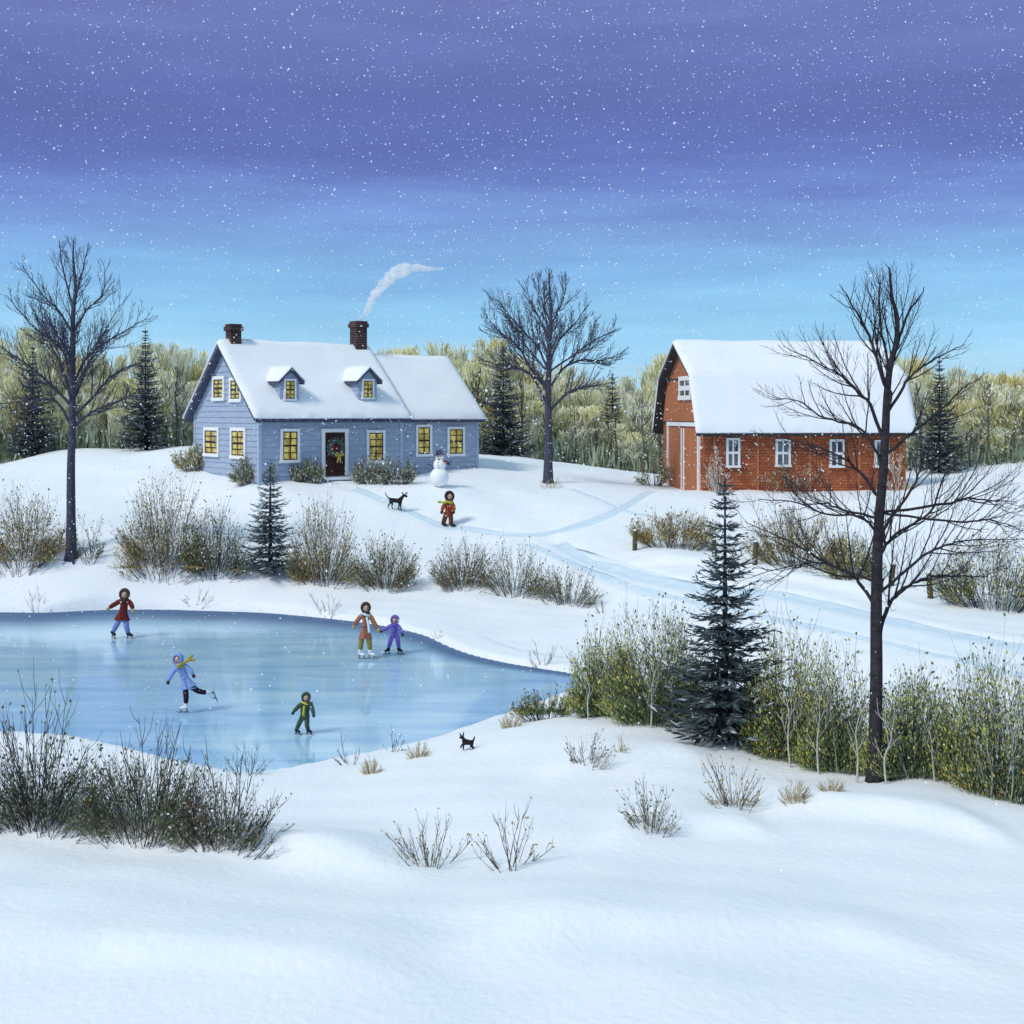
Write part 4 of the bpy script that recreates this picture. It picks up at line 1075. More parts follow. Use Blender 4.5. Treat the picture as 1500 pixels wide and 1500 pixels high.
# slim dark trees without any leaves, standing out before the paler crowns
random.seed(77)
bare_protos = []
for k in range(4):
    t = MB(); c_ = MB(); x = random.uniform(-.3, .3)
    P = smooth_line([Vector((0, 0, -.4)), Vector((random.uniform(-.12, .12), 0, 2.4)), Vector((x * .6 + random.uniform(-.1, .1), 0, 4.6)), Vector((x, random.uniform(-.2, .2), 7.4))], 5)
    t.tube(P, [.095 * (1 - .8 * i / (len(P) - 1)) for i in range(len(P))], 6)
    for q in range(11):
        f = .34 + .62 * q / 11 + random.uniform(-.03, .03); i = int(f * (len(P) - 1)); p = P[i]; sg = random.choice((-1, 1)); ln = (1.1 - f) * random.uniform(2.2, 3.6)
        e = p + Vector((sg * ln * .42, random.uniform(-.4, .4), ln * .85)); l2 = smooth_line([p, p.lerp(e, .45) + Vector((sg * .16, 0, -.08)), e], 4)
        c_.tube(l2, [.042 * (1 - .6 * u / (len(l2) - 1)) for u in range(len(l2))], 4, 0, False)
        for w_ in range(4):
            i2 = random.randrange(2, len(l2)); s2 = random.choice((-1, 1)); p2 = l2[i2]; c_.tube([p2, p2 + Vector((s2 * .16, random.uniform(-.1, .1), .34)), p2 + Vector((s2 * .26, 0, .8))], [.024, .020, .014], 3, 0, False)
    tm = bpy.data.meshes.new('trunk'); tm.from_pydata(t.v, [], t.f); tm.materials.append(M['wood_trunk'])
    cm = bpy.data.meshes.new('branches'); cm.from_pydata(c_.v, [], c_.f); cm.materials.append(M['wood_trunk']); bare_protos.append((tm, cm))
def hidden(x): return (392 < x < 545) or (1020 < x < 1285)
def stand(key, meshes, names, X, d, z, sc, lab, grp):
    if key not in used:
        o = empty('wood_tree', (X, d, z)); used[key] = (o, [link(n_, m_, o) for n_, m_ in zip(names, meshes)]); o.rotation_euler = (0, 0, random.uniform(0, 6.28)); o.scale = sc
    else: o = copy_thing(used[key][0], used[key][1], (X, d, z), random.uniform(0, 6.28), sc)
    tag(o, lab, 'tree', grp)
# back row carries the skyline: broad rounded crowns; nearer rows stand lower
for row, (D, step, lo, hi, wid) in enumerate(((86.5, 46, 62, 100, .85), (89.5, 40, 26, 66, .95), (94, 38, 8, 34, 1.1), (100, 36, -14, 16, 1.25))):
    px = -190 + row * 13
    while px < 1700:
        x = px + random.uniform(-11, 11); d = D + random.uniform(-1.4, 1.4)
        if not hidden(x):
            X = (x - CX) / F * d; z = h1(X, d); ty = top_at(x) + random.uniform(lo, hi)
            hh = CZ + (HY - ty) / F * d - z; c_ = colour_at(x); k = random.choice((0, 1, 2))
            if row < 2 and random.random() < .28: c_ = 'sage'
            w_ = wid * random.uniform(.85, 1.15)
            stand((c_, k), protos[(c_, k)], ('trunk', 'crown'), X, d, z, (w_, w_, hh / 8.1), f'{CN[c_]} feathery tree in the woods {region(x)}', f'{CN[c_]} trees {region(x)}')
        px += step
px = -150
while px < 1660:
    x = px + random.uniform(-9, 9); d = random.uniform(84.2, 86)
    if not hidden(x):
        X = (x - CX) / F * d; z = h1(X, d); hh = CZ + (HY - top_at(x) - random.uniform(20, 75)) / F * d - z; k = random.randrange(4)
        stand(('bare', k), bare_protos[k], ('trunk', 'branches'), X, d, z, (random.uniform(.8, 1.3),) * 2 + (hh / 7.4,), f'slim dark leafless tree at the edge of the woods {region(x)}', f'leafless trees {region(x)}')
    px += 34
# undergrowth between the trunks: nobody could count its stems
def undergrowth():
    m = MB()
    for i in range(17000):
        d = random.uniform(84.5, 104); x = random.uniform(-1, 1) * (d * .46 + 4); px = x / d * F + CX
        if (410 < px < 540) or (1040 < px < 1270): continue
        m.v.extend([]); L = random.uniform(.5, 1.0) * random.choice((.8, 1.3, 1.9, 2.6))
        p = Vector((x, d, 0)); m.blade(p, Vector((random.uniform(-.25, .25), random.uniform(-.25, .25), 1)) * L, random.uniform(.03, .09), random.choice((0, 0, 1)))
    V = np.array(m.v); base = V[0::4][:, :2]; hz = H(base) - .1
    V[:, 2] += np.repeat(hz, 4); m.v = V.tolist()
    tag(m.build('undergrowth', [M['under'], M['under2']]), 'dark green undergrowth along the foot of the woods', 'undergrowth', kind='stuff')
undergrowth()

# ---- shrubs
def shrub(name, label, x0, x1, yb, yt, stem='twig', leaves=('sage', 'sage2'), nst=60, leaf=0, leafzone=(.4, 1.0), lsize=.10, depth=.5, thick=1.0, side=3, lean=.85, yb2=None, group=None, pale=0, dome=.55, body=0, top=None):
    leaf = int(leaf * 1.7); lsize = lsize * .95; n0 = len(leaves); leaves = tuple(leaves) + tuple(top or ())
    def pick(h): return n0 + random.randrange(len(top)) if top and random.random() < (h - .45) * 1.9 else random.randrange(n0)
    px = (x0 + x1) / 2; yb2 = yb if yb2 is None else yb2
    g = ground(px, (yb + yb2) / 2); s = g.y / F; w = (x1 - x0) * s; hgt = ((yb + yb2) / 2 - yt) * s
    root = tag(empty(name, g), label, 'bush' if name != 'grass_tuft' else 'grass', group)
    sloped = abs(yb2 - yb) > 6; spread = .27 if name == 'thicket' else .30 if sloped else .22; phim = R(56 if name == 'thicket' else 62)
    if name == 'shrub': leafzone = (leafzone[0] * .7 + .24, min(1, leafzone[1] + .12))
    bases = []
    for i in range(nst):
        u = random.uniform(-1, 1); v = random.uniform(-1, 1)
        bases.append((u * w * spread, v * min(w * depth, 1.6) * .4 + (.62 if name == 'thicket' else .05), u))
    # long hedges follow the ground's own slope line in the picture
    offs = []
    for (bx, by, u) in bases:
        if sloped:
            gg = ground(x0 + (x1 - x0) * (.5 + u * spread), yb + (yb2 - yb) * (.5 + u * spread)); offs.append((gg.x + random.uniform(-.1, .1), gg.y + by))
        else: offs.append((g.x + bx, g.y + by))
    hz = H(offs); sm = MB(); lm = MB()
    for (ox, oy), z, (bx, by, u) in zip(offs, hz, bases):
        p = Vector((ox - g.x, oy - g.y, z - g.z - .05)); env = 1 - dome * u * u
        phi = max(-1.25, min(1.25, u * phim + random.gauss(0, .17))); ea = max(.12, w * .54 - abs(bx) * .8)
        L = random.choice((.4, .55, .7, .82, .92, 1.0, 1.06)) / math.sqrt((math.sin(phi) / ea) ** 2 + (math.cos(phi) / hgt) ** 2)
        d = Vector((math.tan(phi) * .8, random.uniform(-.3, .3), 1)); k = 4; q = [p]
        dirn = Vector((math.sin(phi), random.uniform(-.38, .38), math.cos(phi))).normalized()
        for j in range(k):
            dirn = (dirn + Vector((0, 0, .07)) + rv(.10)).normalized(); q.append(q[-1] + dirn * (L / k))
        mi = 1 if random.random() < (.45 if name == 'grass_tuft' else pale) else 0
        r = max(.0055, .0042 * g.y / 25) * thick * random.uniform(.8, 1.4) * (1.5 if mi and name != 'grass_tuft' else 1)
        sm.tube(q, [r * (1 - .72 * j / k) for j in range(k + 1)], side, mi, False)
        for b in range(side + 1 if body == 0 else 3):
            f = random.uniform(.3, .95) * k; j = min(int(f), k - 1); pp = q[j].lerp(q[j + 1], f - j); dd = (q[j + 1] - q[j]).normalized()
            sd = Vector((random.uniform(-1, 1), random.uniform(-.8, .8), random.uniform(.1, .6))).normalized()
            l2 = L * random.uniform(.16, .36); t1 = pp + (dd * .75 + sd * .6).normalized() * l2 * .55; t2 = t1 + (dd * .95 + sd * .35 + Vector((0, 0, .25))).normalized() * l2 * .5
            sm.tube([pp, t1, t2], [r * .55, r * .42, r * .22], 3, mi, False)
            for _ in range(leaf and 1):
                if random.random() < .5: lm.blade(t2, (dd + rv(.8)).normalized() * lsize, lsize * .3, random.randrange(len(leaves)))
        for l in range(leaf):
            f = random.uniform(*leafzone) * k; j = min(int(f), k - 1); pp = q[j].lerp(q[j + 1], f - j) + rv(.07 * hgt)
            pp.z = max(pp.z, .03)
            lm.blade(pp, (Vector((d.x * .45, 0, .9)) + rv(.5)).normalized() * lsize * random.uniform(.6, 1.4), lsize * random.uniform(.07, .15), pick(f / k))
    if name == 'grass_tuft':
        sm.build('blades', [M[stem], M[leaves[0]]], root)
    else:
        sm.build('stems', [M[stem], M['birch']], root)
    if lm.v: lm.build('foliage', [M[l] for l in leaves], root)
    return root
DARK = ('olive', 'sage', 'straw', 'under'); MIX = ('sage', 'olive', 'straw', 'gold', 'yellow'); YEL = ('sage', 'sage2', 'yellow', 'yellow'); GRN = ('green', 'olive', 'green', 'green2', 'under', 'sage', 'green2', 'lime', 'green2')
# around the buildings
shrub('shrub', 'low yellowish bush at the left corner of the farmhouse gable', 254, 318, 690, 655, 'twig', ('sage', 'yellow', 'sage2', 'frost'), 90, 18, (.2, 1), .16)
shrub('shrub', 'grey-green bush at the near corner of the farmhouse, behind the small spruce', 340, 408, 708, 668, 'twig', ('sage', 'sage2', 'olive', 'frost'), 90, 18, (.2, 1), .16)
shrub('shrub', 'grey-green bush left of the farmhouse front door', 426, 474, 707, 674, 'twig', ('sage', 'sage2', 'olive', 'frost'), 80, 18, (.2, 1), .15)
shrub('shrub', 'bush close to the right of the farmhouse doorstep', 515, 562, 710, 672, 'twig', ('sage', 'sage2', 'olive', 'frost'), 70, 15, (.2, 1), .15)
shrub('shrub', 'spiky bush under the right front window of the farmhouse', 550, 612, 710, 670, 'twig_dk', ('sage', 'sage2', 'olive', 'frost'), 80, 12, (.2, 1), .15)
shrub('shrub', 'snowy yellow bush at the left side of the barn doors', 934, 982, 712, 664, 'twig', ('frost', 'yellow', 'sage2', 'olive'), 40, 10, (.4, 1), .15)
shrub('shrub', 'frosted pale sapling in front of the barn wall, right of the doors', 1030, 1072, 722, 658, 'birch', ('frost', 'frost', 'gold'), 16, 10, (.45, 1), .15, .5, 1.6, 4)
shrub('shrub', 'frosted pale sapling before the right end of the barn', 1296, 1332, 720, 664, 'birch', ('frost', 'frost', 'gold'), 14, 10, (.45, 1), .15, .5, 1.6, 4)
shrub('shrub', 'thin tawny bush before the middle of the barn wall', 1110, 1215, 722, 676, 'twig_tan', ('gold', 'frost', 'sage2'), 34, 7, (.4, 1), .14, .3)
# on the bank above the pond
shrub('shrub', 'wide grey twiggy bush at far left, beside the tall bare tree trunk', -30, 98, 822, 728, 'twig', MIX, 190, 14, (.15, .95), .11)
shrub('shrub', 'small twiggy bush at the right foot of the tall bare tree', 108, 156, 822, 762, 'twig', ('sage', 'olive'), 34, 4, (.1, .5), .10)
shrub('shrub', 'large bush with golden yellow top on the pond bank', 178, 300, 828, 708, 'twig', ('sage', 'olive', 'gold', 'yellow', 'straw'), 210, 16, (.15, 1), .11, yb2=836)
shrub('shrub', 'dark grey twiggy bush just left of the small blue-green spruce', 272, 362, 834, 752, 'twig_dk', DARK, 170, 14, (.1, .8), .11, yb2=842)
shrub('shrub', 'tall twiggy bush with yellow flecks just right of the small spruce', 424, 522, 848, 736, 'twig', ('sage', 'olive', 'yellow', 'straw', 'gold'), 190, 13, (.15, 1), .11, yb2=858)
shrub('shrub', 'low grey bush at the right end of the spruce clump on the bank', 516, 612, 860, 786, 'twig', DARK, 160, 11, (.1, .8), .11)
shrub('shrub', 'left part of the brown hedge above the pond, rising to a peak', 630, 724, 856, 796, 'twig', ('sage', 'olive', 'straw'), 150, 8, (.1, .8), .10, yb2=862)
shrub('shrub', 'middle of the brown hedge above the pond, its tallest stretch', 706, 800, 862, 798, 'twig', ('sage', 'olive', 'straw'), 120, 8, (.1, .8), .10, yb2=876)
shrub('shrub', 'right tapering end of the brown hedge above the pond', 784, 876, 878, 830, 'twig', ('sage', 'olive', 'straw'), 100, 8, (.1, .8), .09, yb2=892)
shrub('twig_clump', 'thin twig clump right of the hedge end, on the open snow', 872, 894, 898, 866, 'twig', (), 8, 0, lean=.8)
# field at right
shrub('shrub', 'olive bush in the field beside the leftmost fence post', 928, 1046, 797, 750, 'twig', MIX, 150, 16, (.2, 1), .12, yb2=807)
shrub('shrub', 'olive bush in the field between big spruce and large bare tree, beneath the barn', 1100, 1240, 822, 750, 'twig', MIX, 170, 15, (.15, 1), .12, yb2=836)
shrub('shrub', 'sage green bush just left of the large bare tree trunk, in the field', 1206, 1288, 848, 784, 'twig', ('sage', 'olive', 'sage2', 'yellow'), 120, 16, (.15, 1), .12)
shrub('shrub', 'dark olive bush at the right edge in the field', 1368, 1545, 882, 790, 'twig_dk', ('olive', 'sage', 'green', 'yellow'), 190, 16, (.1, 1), .12, yb2=902)
# bare twig clumps at the water's edge
for lab, x0, x1, yb, yt, n_ in (('thin twigs on the far pond shore, left of the skater in the dark red coat', 30, 78, 899, 866, 10), ('thin twigs on the far pond shore, right of the skater in the dark red coat', 256, 314, 897, 868, 9), ('spreading bare twigs on the far pond shore, left of the skater holding a child', 442, 516, 908, 866, 12), ('short twigs on the far shore right of the child in purple', 630, 652, 934, 904, 5), ('tawny twigs on the far shore near the pond tip', 772, 818, 980, 938, 14)):
    shrub('twig_clump', lab, x0, x1, yb, yt, 'twig_tan', (), n_, 0, lean=.85, dome=.3)
for lab, x0, x1, yb, yt, n_ in (('grey twigs on the near pond shore, right of the tall foreground shrubs', 328, 400, 1136, 1084, 15), ('two dark forked twigs on the near shore, below and right of the skater in green', 488, 540, 1120, 1064, 9), ('dark branching twig clump on the near shore, between two straw tufts', 558, 592, 1102, 1056, 9)):
    shrub('twig_clump', lab, x0, x1, yb, yt, 'twig_dk', (), n_, 0, lean=.7, dome=.3, thick=1.2)
# foreground left
FG = dict(thick=1.5, side=4)
shrub('shrub', 'tall dark bare shrub at the left edge of the foreground', -30, 128, 1206, 1012, 'twig_dk', ('sage', 'sage2', 'olive'), 60, 3, (.1, .5), .08, lean=.6, **FG)
shrub('shrub', 'thick dark low brush at the left edge of the foreground', -20, 150, 1210, 1110, 'twig_dk', ('olive', 'sage', 'under'), 190, 9, (.05, .9), .07, .4, yb2=1222)
shrub('shrub', 'tall branching dark shrub second from the left in the foreground', 130, 292, 1222, 1064, 'twig_dk', ('sage', 'gold'), 38, 2, (.5, 1), .05, lean=.6, yb2=1228, **FG)
shrub('shrub', 'sage green low brush in the middle of the left foreground', 110, 300, 1218, 1118, 'twig', ('sage', 'olive', 'under', 'green2'), 230, 10, (.05, .95), .07, .4, yb2=1236)
shrub('shrub', 'leaning dark shrub with sparse brown leaves right of the foreground brush', 268, 410, 1240, 1096, 'twig_dk', ('gold', 'bluejay'), 34, 1, (.6, 1), .05, lean=.75, yb2=1248, **FG)
shrub('shrub', 'frost-grey low brush at the right end of the left foreground', 250, 380, 1234, 1148, 'twig', ('sage', 'frost', 'olive'), 150, 9, (.05, .9), .06, .4, yb2=1248)
# foreground right thickets
T = dict(leafzone=(.05, 1.0), lsize=.085, depth=.7, dome=.7, pale=.10, top=('lime', 'lime', 'green2', 'yellow', 'sage2'))
shrub('thicket', 'low dark thicket at the left tip of the green foreground bushes', 750, 846, 1057, 1014, 'twig_dk', GRN, 90, 14, (.05, .9), .08, .5, top=('lime', 'gold'))
shrub('thicket', 'tall green thicket with yellow flecks left of the big spruce', 838, 938, 1054, 925, 'twig_dk', GRN, 210, 40, **T)
shrub('thicket', 'green thicket with pale stems touching the left side of the big spruce', 890, 1040, 1062, 896, 'twig_dk', GRN, 294, 40, yb2=1072, **T)
shrub('thicket', 'yellow-topped green thicket touching the right side of the big spruce', 1104, 1228, 1110, 924, 'twig_dk', GRN + ('gold',), 280, 40, yb2=1134, **T)
shrub('thicket', 'dense green thicket just left of the large bare tree trunk', 1186, 1290, 1134, 950, 'twig_dk', GRN, 210, 40, yb2=1146, **T)
shrub('thicket', 'rounded green thicket just right of the large bare tree trunk', 1282, 1420, 1146, 992, 'twig_dk', GRN, 266, 40, **T)
shrub('thicket', 'dark frosted thicket at the right edge of the foreground, rust tinged', 1396, 1566, 1156, 974, 'twig_dk', GRN + ('gold', 'frost'), 308, 40, yb2=1200, **T)
# saplings with pale bark in front of the thickets
for lab, px, yb, h_ in (('pale curving sapling leftmost in front of the green thicket', 862, 1053, 70), ('pale forked sapling in front of the thicket, left of the big spruce', 952, 1064, 92), ('pale slim sapling right of the big spruce, before the yellow-topped thicket', 1156, 1122, 112), ('pale stout sapling midway between big spruce and large bare tree', 1197, 1132, 120), ('pale sapling at the left foot of the large bare tree', 1252, 1146, 110), ('pale sapling hugging the right side of the large bare tree trunk', 1296, 1148, 104), ('pale leaning sapling in front of the rounded thicket', 1366, 1143, 86), ('pale sapling near the right edge of the thickets', 1446, 1166, 104)):
    g = ground(px, yb); g.y -= .15; g.z = h1(g.x, g.y); s = g.y / F; root = tag(empty('sapling', g), lab, 'sapling', 'pale saplings before the thickets'); b = MB()
    hh = h_ * s; P = smooth_line([Vector((0, 0, -.1)), Vector((random.uniform(-.06, .06), 0, hh * .35)), Vector((random.uniform(-.1, .1), -.05, hh * .7)), Vector((random.uniform(-.16, .16), 0, hh))], 4)
    b.tube(P, [.022 * (1 - .85 * i / (len(P) - 1)) for i in range(len(P))], 6); b.build('trunk', M['birch'], root, True)
    c = MB(); sprout(c, P, .024, .006, 1, hh * .6, None, .25, .8, .6, .006); c.build('branches', M['birch'], root)
# twigs and grass in the open foreground snow
shrub('twig_clump', 'bare twig clump with straw at its foot, bottom centre of the picture', 570, 690, 1268, 1200, 'twig', ('straw', 'straw2'), 26, 2, (.0, .5), .06, thick=1.2)
shrub('twig_clump', 'tall fan of bare twigs with tan seed heads, bottom centre', 692, 806, 1272, 1184, 'twig', ('straw', 'gold'), 20, 1, (.7, 1), .06, lean=.75, thick=1.3)
shrub('twig_clump', 'small twig pair with straw on the snowy mound below the green thicket', 820, 900, 1122, 1072, 'twig', ('straw', 'olive'), 22, 4, (.0, .6), .06)
shrub('twig_clump', 'twig clump with flat seed heads on the mound, centre right', 906, 1000, 1218, 1152, 'twig', ('straw', 'sage'), 36, 5, (.0, .6), .06)
shrub('twig_clump', 'dark twig clump with straw below the big spruce', 1022, 1128, 1184, 1118, 'twig_dk', ('straw', 'gold'), 34, 4, (.0, .4), .06)
for lab, x0, x1, yb, yt, n_ in (('small straw tuft nearest the twigs on the near shore, below them', 526, 560, 1134, 1108, 34), ('straw tuft on the near shore, left of the small black dog', 594, 630, 1110, 1086, 34), ('straw tuft at the near pond tip, left of the green thickets', 732, 764, 1066, 1034, 30), ('straw tuft below the thickets, right of the dark twig clump', 1142, 1188, 1178, 1146, 40), ('straw tuft just left of the large bare tree foot', 1198, 1240, 1160, 1138, 36), ('small reddish straw tuft on the mound crest', 900, 922, 1104, 1078, 10), ('tiny straw tuft at the foot of the middle bare tree', 786, 826, 716, 700, 10)):
    shrub('grass_tuft', lab, x0, x1, yb, yt, 'straw', ('straw2', 'straw'), n_ * 2, 0, lean=.9)

# ---- fence posts
for lab, px, yb, yt in (('leftmost weathered fence post, beside the olive bush in the field', 930, 797, 768), ('weathered fence post partly behind the big spruce', 1047, 812, 782), ('weathered fence post just right of the big spruce top', 1106, 823, 790), ('weathered fence post just right of the large bare tree trunk', 1305, 849, 817), ('rightmost weathered fence post, beside the dark olive bush', 1363, 866, 829)):
    g = ground(px, yb); g.y -= 1.0; g.x *= g.y / (g.y + 1.0); g.z = h1(g.x, g.y); s = g.y / F; root = tag(empty('fence_post', g), lab, 'post', 'fence posts in the field'); root.rotation_euler = (R(random.uniform(-4, 4)), R(random.uniform(-5, 5)), random.uniform(0, 1))
    h_ = (yb - yt) * s; b = MB(); b.tube([(0, 0, -.3), (0, 0, h_ * .5), (.01, 0, h_ * .97), (.0, 0, h_)], [.10, .095, .09, .075], 9); b.build('post', M['post'], root)
    c = MB(); c.sphere((0, 0, h_ + .005), (.08, .08, .045), 10, 6); c.build('snow_cap', M['roof_snow'], root, True)
# ---------------------------------------------------------------- people and animals
def skin_mesh(name, verts, edges, m, parent=None, sub=2, rootv=0):
    """One continuous tapering surface grown round a skeleton: verts = (x, y, z, radius)."""
    me = bpy.data.meshes.new(name); me.from_pydata([v[:3] for v in verts], edges, [])
    o = bpy.data.objects.new(name, me); COL.objects.link(o)
    md = o.modifiers.new('skin', 'SKIN'); md.use_smooth_shade = True
    for i, v in enumerate(verts):
        sv = me.skin_vertices[0].data[i]; r = v[3]; sv.radius = r if hasattr(r, '__len__') else (r, r); sv.use_root = (i == rootv)
    s2 = o.modifiers.new('sub', 'SUBSURF'); s2.levels = sub; s2.render_levels = sub
    dg = bpy.context.evaluated_depsgraph_get()
    out = bpy.data.meshes.new_from_object(o.evaluated_get(dg)); out.name = name
    bpy.data.objects.remove(o); out.materials.clear(); out.materials.append(m)
    return link(name, out, parent)
def join_into(o, mb, smooth=True):
    """Adds MB faces (material 0) to an existing mesh object."""
    me = o.data; v = [tuple(x.co) for x in me.vertices]; f = [tuple(p.vertices) for p in me.polygons]; k = len(v)
    v += mb.v; f += [tuple(i + k for i in q) for q in mb.f]
    n = bpy.data.meshes.new(me.name); n.from_pydata(v, [], f)
    for m in me.materials: n.materials.append(m)
    n.polygons.foreach_set('use_smooth', [smooth] * len(n.polygons)); n.update(); o.data = n

def person(label, foot_px, J, colours, face=(0, -1, 0), group=None, skates=True, coat_hem=None, scarf=None, ground_z=None, foot_dirs=None, hold=None):
    """J: joints in photo pixels with a depth in metres: name -> (px, py, dy)."""
    x0, y0 = foot_px
    if ground_z is None:
        D = CZ * F / (y0 - HY); g = Vector(((x0 - CX) / F * D, D, 0.0))
    else: g = ground(x0, y0)
    s = g.y / F
    root = tag(empty('person', g), label, 'person', group)
    def W(n): px, py, dy = J[n]; return Vector(((px - x0) * s, dy, (y0 - py) * s))
    def V(p, r): return (p.x, p.y, p.z, r)
    head = W('head'); hr = J['head_r'] * s; fd = Vector(face).normalized()
    shl, shr, hl, hr_ = W('shl'), W('shr'), W('hipl'), W('hipr')
    neck = (shl + shr) / 2 + Vector((0, 0, hr * .12)); pel = (hl + hr_) / 2; chest = neck.lerp(pel, .35)
    tw = (shr - shl).length; ar = hr * .42; lr = hr * .56
    k = colours
    # body: one skin-toned figure under the clothes
    vb = [V(pel, tw * .26), V(chest, tw * .24), V(neck, hr * .42), V(head - Vector((0, 0, hr * .35)), hr * .5), V(head + Vector((0, 0, hr * .12)), hr * .72),
          V(shl, ar * .7), V(W('ell'), ar * .7), V(W('hal').lerp(W('ell'), .12), ar * .6), V(shr, ar * .7), V(W('elr'), ar * .7), V(W('har').lerp(W('elr'), .12), ar * .6),
          V(hl, lr * .9), V(W('knl'), lr * .72), V(W('anl'), lr * .55), V(hr_, lr * .9), V(W('knr'), lr * .72), V(W('anr'), lr * .55)]
    eb = [(0, 1), (1, 2), (2, 3), (3, 4), (1, 5), (5, 6), (6, 7), (1, 8), (8, 9), (9, 10), (0, 11), (11, 12), (12, 13), (0, 14), (14, 15), (15, 16)]
    body = skin_mesh('body', vb, eb, M['skin'], root)
    hm = MB(); rt = fd.cross(Vector((0, 0, 1))).normalized(); up = Vector((0, 0, 1))
    hm.sphere(head + fd * hr * .10, (hr * .74, hr * .78, hr * .92), 14, 10)
    hm.tube([head + fd * hr * .80 + up * hr * .10, head + fd * hr * 1.02 - up * hr * .14, head + fd * hr * .82 - up * hr * .2], [hr * .06, hr * .13, hr * .08], 6)
    join_into(body, hm)
    e = MB()
    for sg in (-1, 1): e.sphere(head + fd * hr * .78 + rt * sg * hr * .28 + up * hr * .10, hr * .10, 6, 5)
    e.build('eyes', M['coal'], root, True)
    mo = MB(); c = head + fd * hr * .80 - up * hr * .42; mo.tube([c - rt * hr * .2 + up * hr * .04, c + fd * hr * .05, c + rt * hr * .2 + up * hr * .04], hr * .06, 5); mo.build('mouth', M['lip'], root, True)
    hb = MB(); hb.sphere(head + fd * hr * .05 + up * hr * .12, (hr * .84, hr * .86, hr * .92), 14, 10, 0, ((fd * .85 - up * .55).normalized(), .34)); hb.build('hair', k.get('hair', M['hair_br']), root, True)
    # hood with a rolled rim framing the face
    ho = MB(); ho.sphere(head - fd * hr * .04 + up * hr * .05, (hr * 1.12, hr * 1.12, hr * 1.22), 18, 12, 0, (fd, .62))
    rim = []
    for i in range(17):
        a = 2 * math.pi * i / 16; rim.append(head + fd * hr * .66 + rt * math.cos(a) * hr * .86 + up * (hr * .05 + math.sin(a) * hr * .98))
    ho.tube(rim, hr * .19, 6, 0, False)
    ho.tube([neck - up * hr * .1, head - up * hr * .75], [hr * .95, hr * .75], 12)
    ho.build('hood', k['hood'], root, True)
    # jacket: torso and sleeves grown together, skirt flaring to the hem
    waist = chest.lerp(pel, .55)
    vj = [V(chest, tw * .44), V(neck - Vector((0, 0, hr * .25)), tw * .30), V(shl, ar * 1.42), V(W('ell'), ar * 1.22), V(W('hal').lerp(W('ell'), .18), ar * 1.05), V(shr, ar * 1.42), V(W('elr'), ar * 1.22), V(W('har').lerp(W('elr'), .18), ar * 1.05), V(waist, tw * .40)]
    jk = skin_mesh('jacket', vj, [(0, 1), (1, 2), (2, 3), (3, 4), (1, 5), (5, 6), (6, 7), (0, 8)], k['coat'], root)
    sk = MB()
    if coat_hem:
        a, b = coat_hem; hw_ = (b[0] - a[0]) * s / 2
        hc = Vector((((a[0] + b[0]) / 2 - x0) * s, pel.y, (y0 - (a[1] + b[1]) / 2) * s))
        sk.tube([chest, chest.lerp(hc, .4), chest.lerp(hc, .72), hc], [tw * .44, tw * .46, (tw * .46 + hw_) / 2, hw_], 18, 0, False, .72)
        sk.tube([hc + Vector((0, 0, .012)), hc - Vector((0, 0, .006))], [hw_ * .98, hw_ * .99], 18, 0, True, .72)
    else:
        sk.tube([chest, waist, pel, pel - Vector((0, 0, lr * .8))], [tw * .44, tw * .44, tw * .46, tw * .36], 16, 0, True, .72)
    join_into(jk, sk)
    # front placket
    pb = MB(); top = neck - up * hr * .3 + Vector((0, -1, 0)) * tw * .32
    bot = (hc if coat_hem else pel) + Vector((0, -(hw_ * .72 if coat_hem else tw * .36) - .004, .02))
    midp = top.lerp(bot, .45) + Vector((0, -.045, 0)); pb.tube([top + Vector((0, -.03, 0)), midp, bot], tw * .035, 5); pb.build('placket', k.get('trim', M['hair']), root, True)
    # trousers
    vt = [V(pel, tw * .33), V(hl, lr * 1.22), V(W('knl'), lr * 1.05), V(W('anl'), lr * .85), V(hr_, lr * 1.22), V(W('knr'), lr * 1.05), V(W('anr'), lr * .85)]
    skin_mesh('trousers', vt, [(0, 1), (1, 2), (2, 3), (0, 4), (4, 5), (5, 6)], k['legs'], root)
    # mittens: a palm pouch and a thumb
    for hn, en, sg in (('hal', 'ell', -1), ('har', 'elr', 1)):
        h_, d = W(hn), (W(hn) - W(en)).normalized(); th = d.cross(Vector((0, 1, 0))).normalized() * -sg
        skin_mesh('mitten', [V(h_ - d * ar * 1.1, ar * .75), V(h_, ar * .95), V(h_ + d * ar * 1.2, ar * .78), V(h_ + th * ar * .95 + d * ar * .5, ar * .36)], [(0, 1), (1, 2), (1, 3)], k['mitt'], root, 2)
    # boots and skates
    for i, sd in enumerate(('l', 'r')):
        an = W('an' + sd); f = Vector(foot_dirs[i]).normalized(); up2 = Vector((0, 0, 1)) - f * f.z
        up2 = (an - W('kn' + sd)).normalized() * -1 if abs(f.z) > .4 else up2.normalized()
        fl = hr * 1.55; an2 = an - up2 * lr * .2; sole = an - up2 * (J['sole'] * s)
        skin_mesh('boot', [V(an + up2 * lr * .6, lr * .95), V(an2, lr * .92), V(sole + up2 * lr * .75 - f * fl * .12, lr * .72), V(sole + up2 * lr * .6 + f * fl * .42, lr * .66), V(sole + up2 * lr * .48 + f * fl * .78, lr * .46)], [(0, 1), (1, 2), (2, 3), (3, 4)], k['boot'], root)
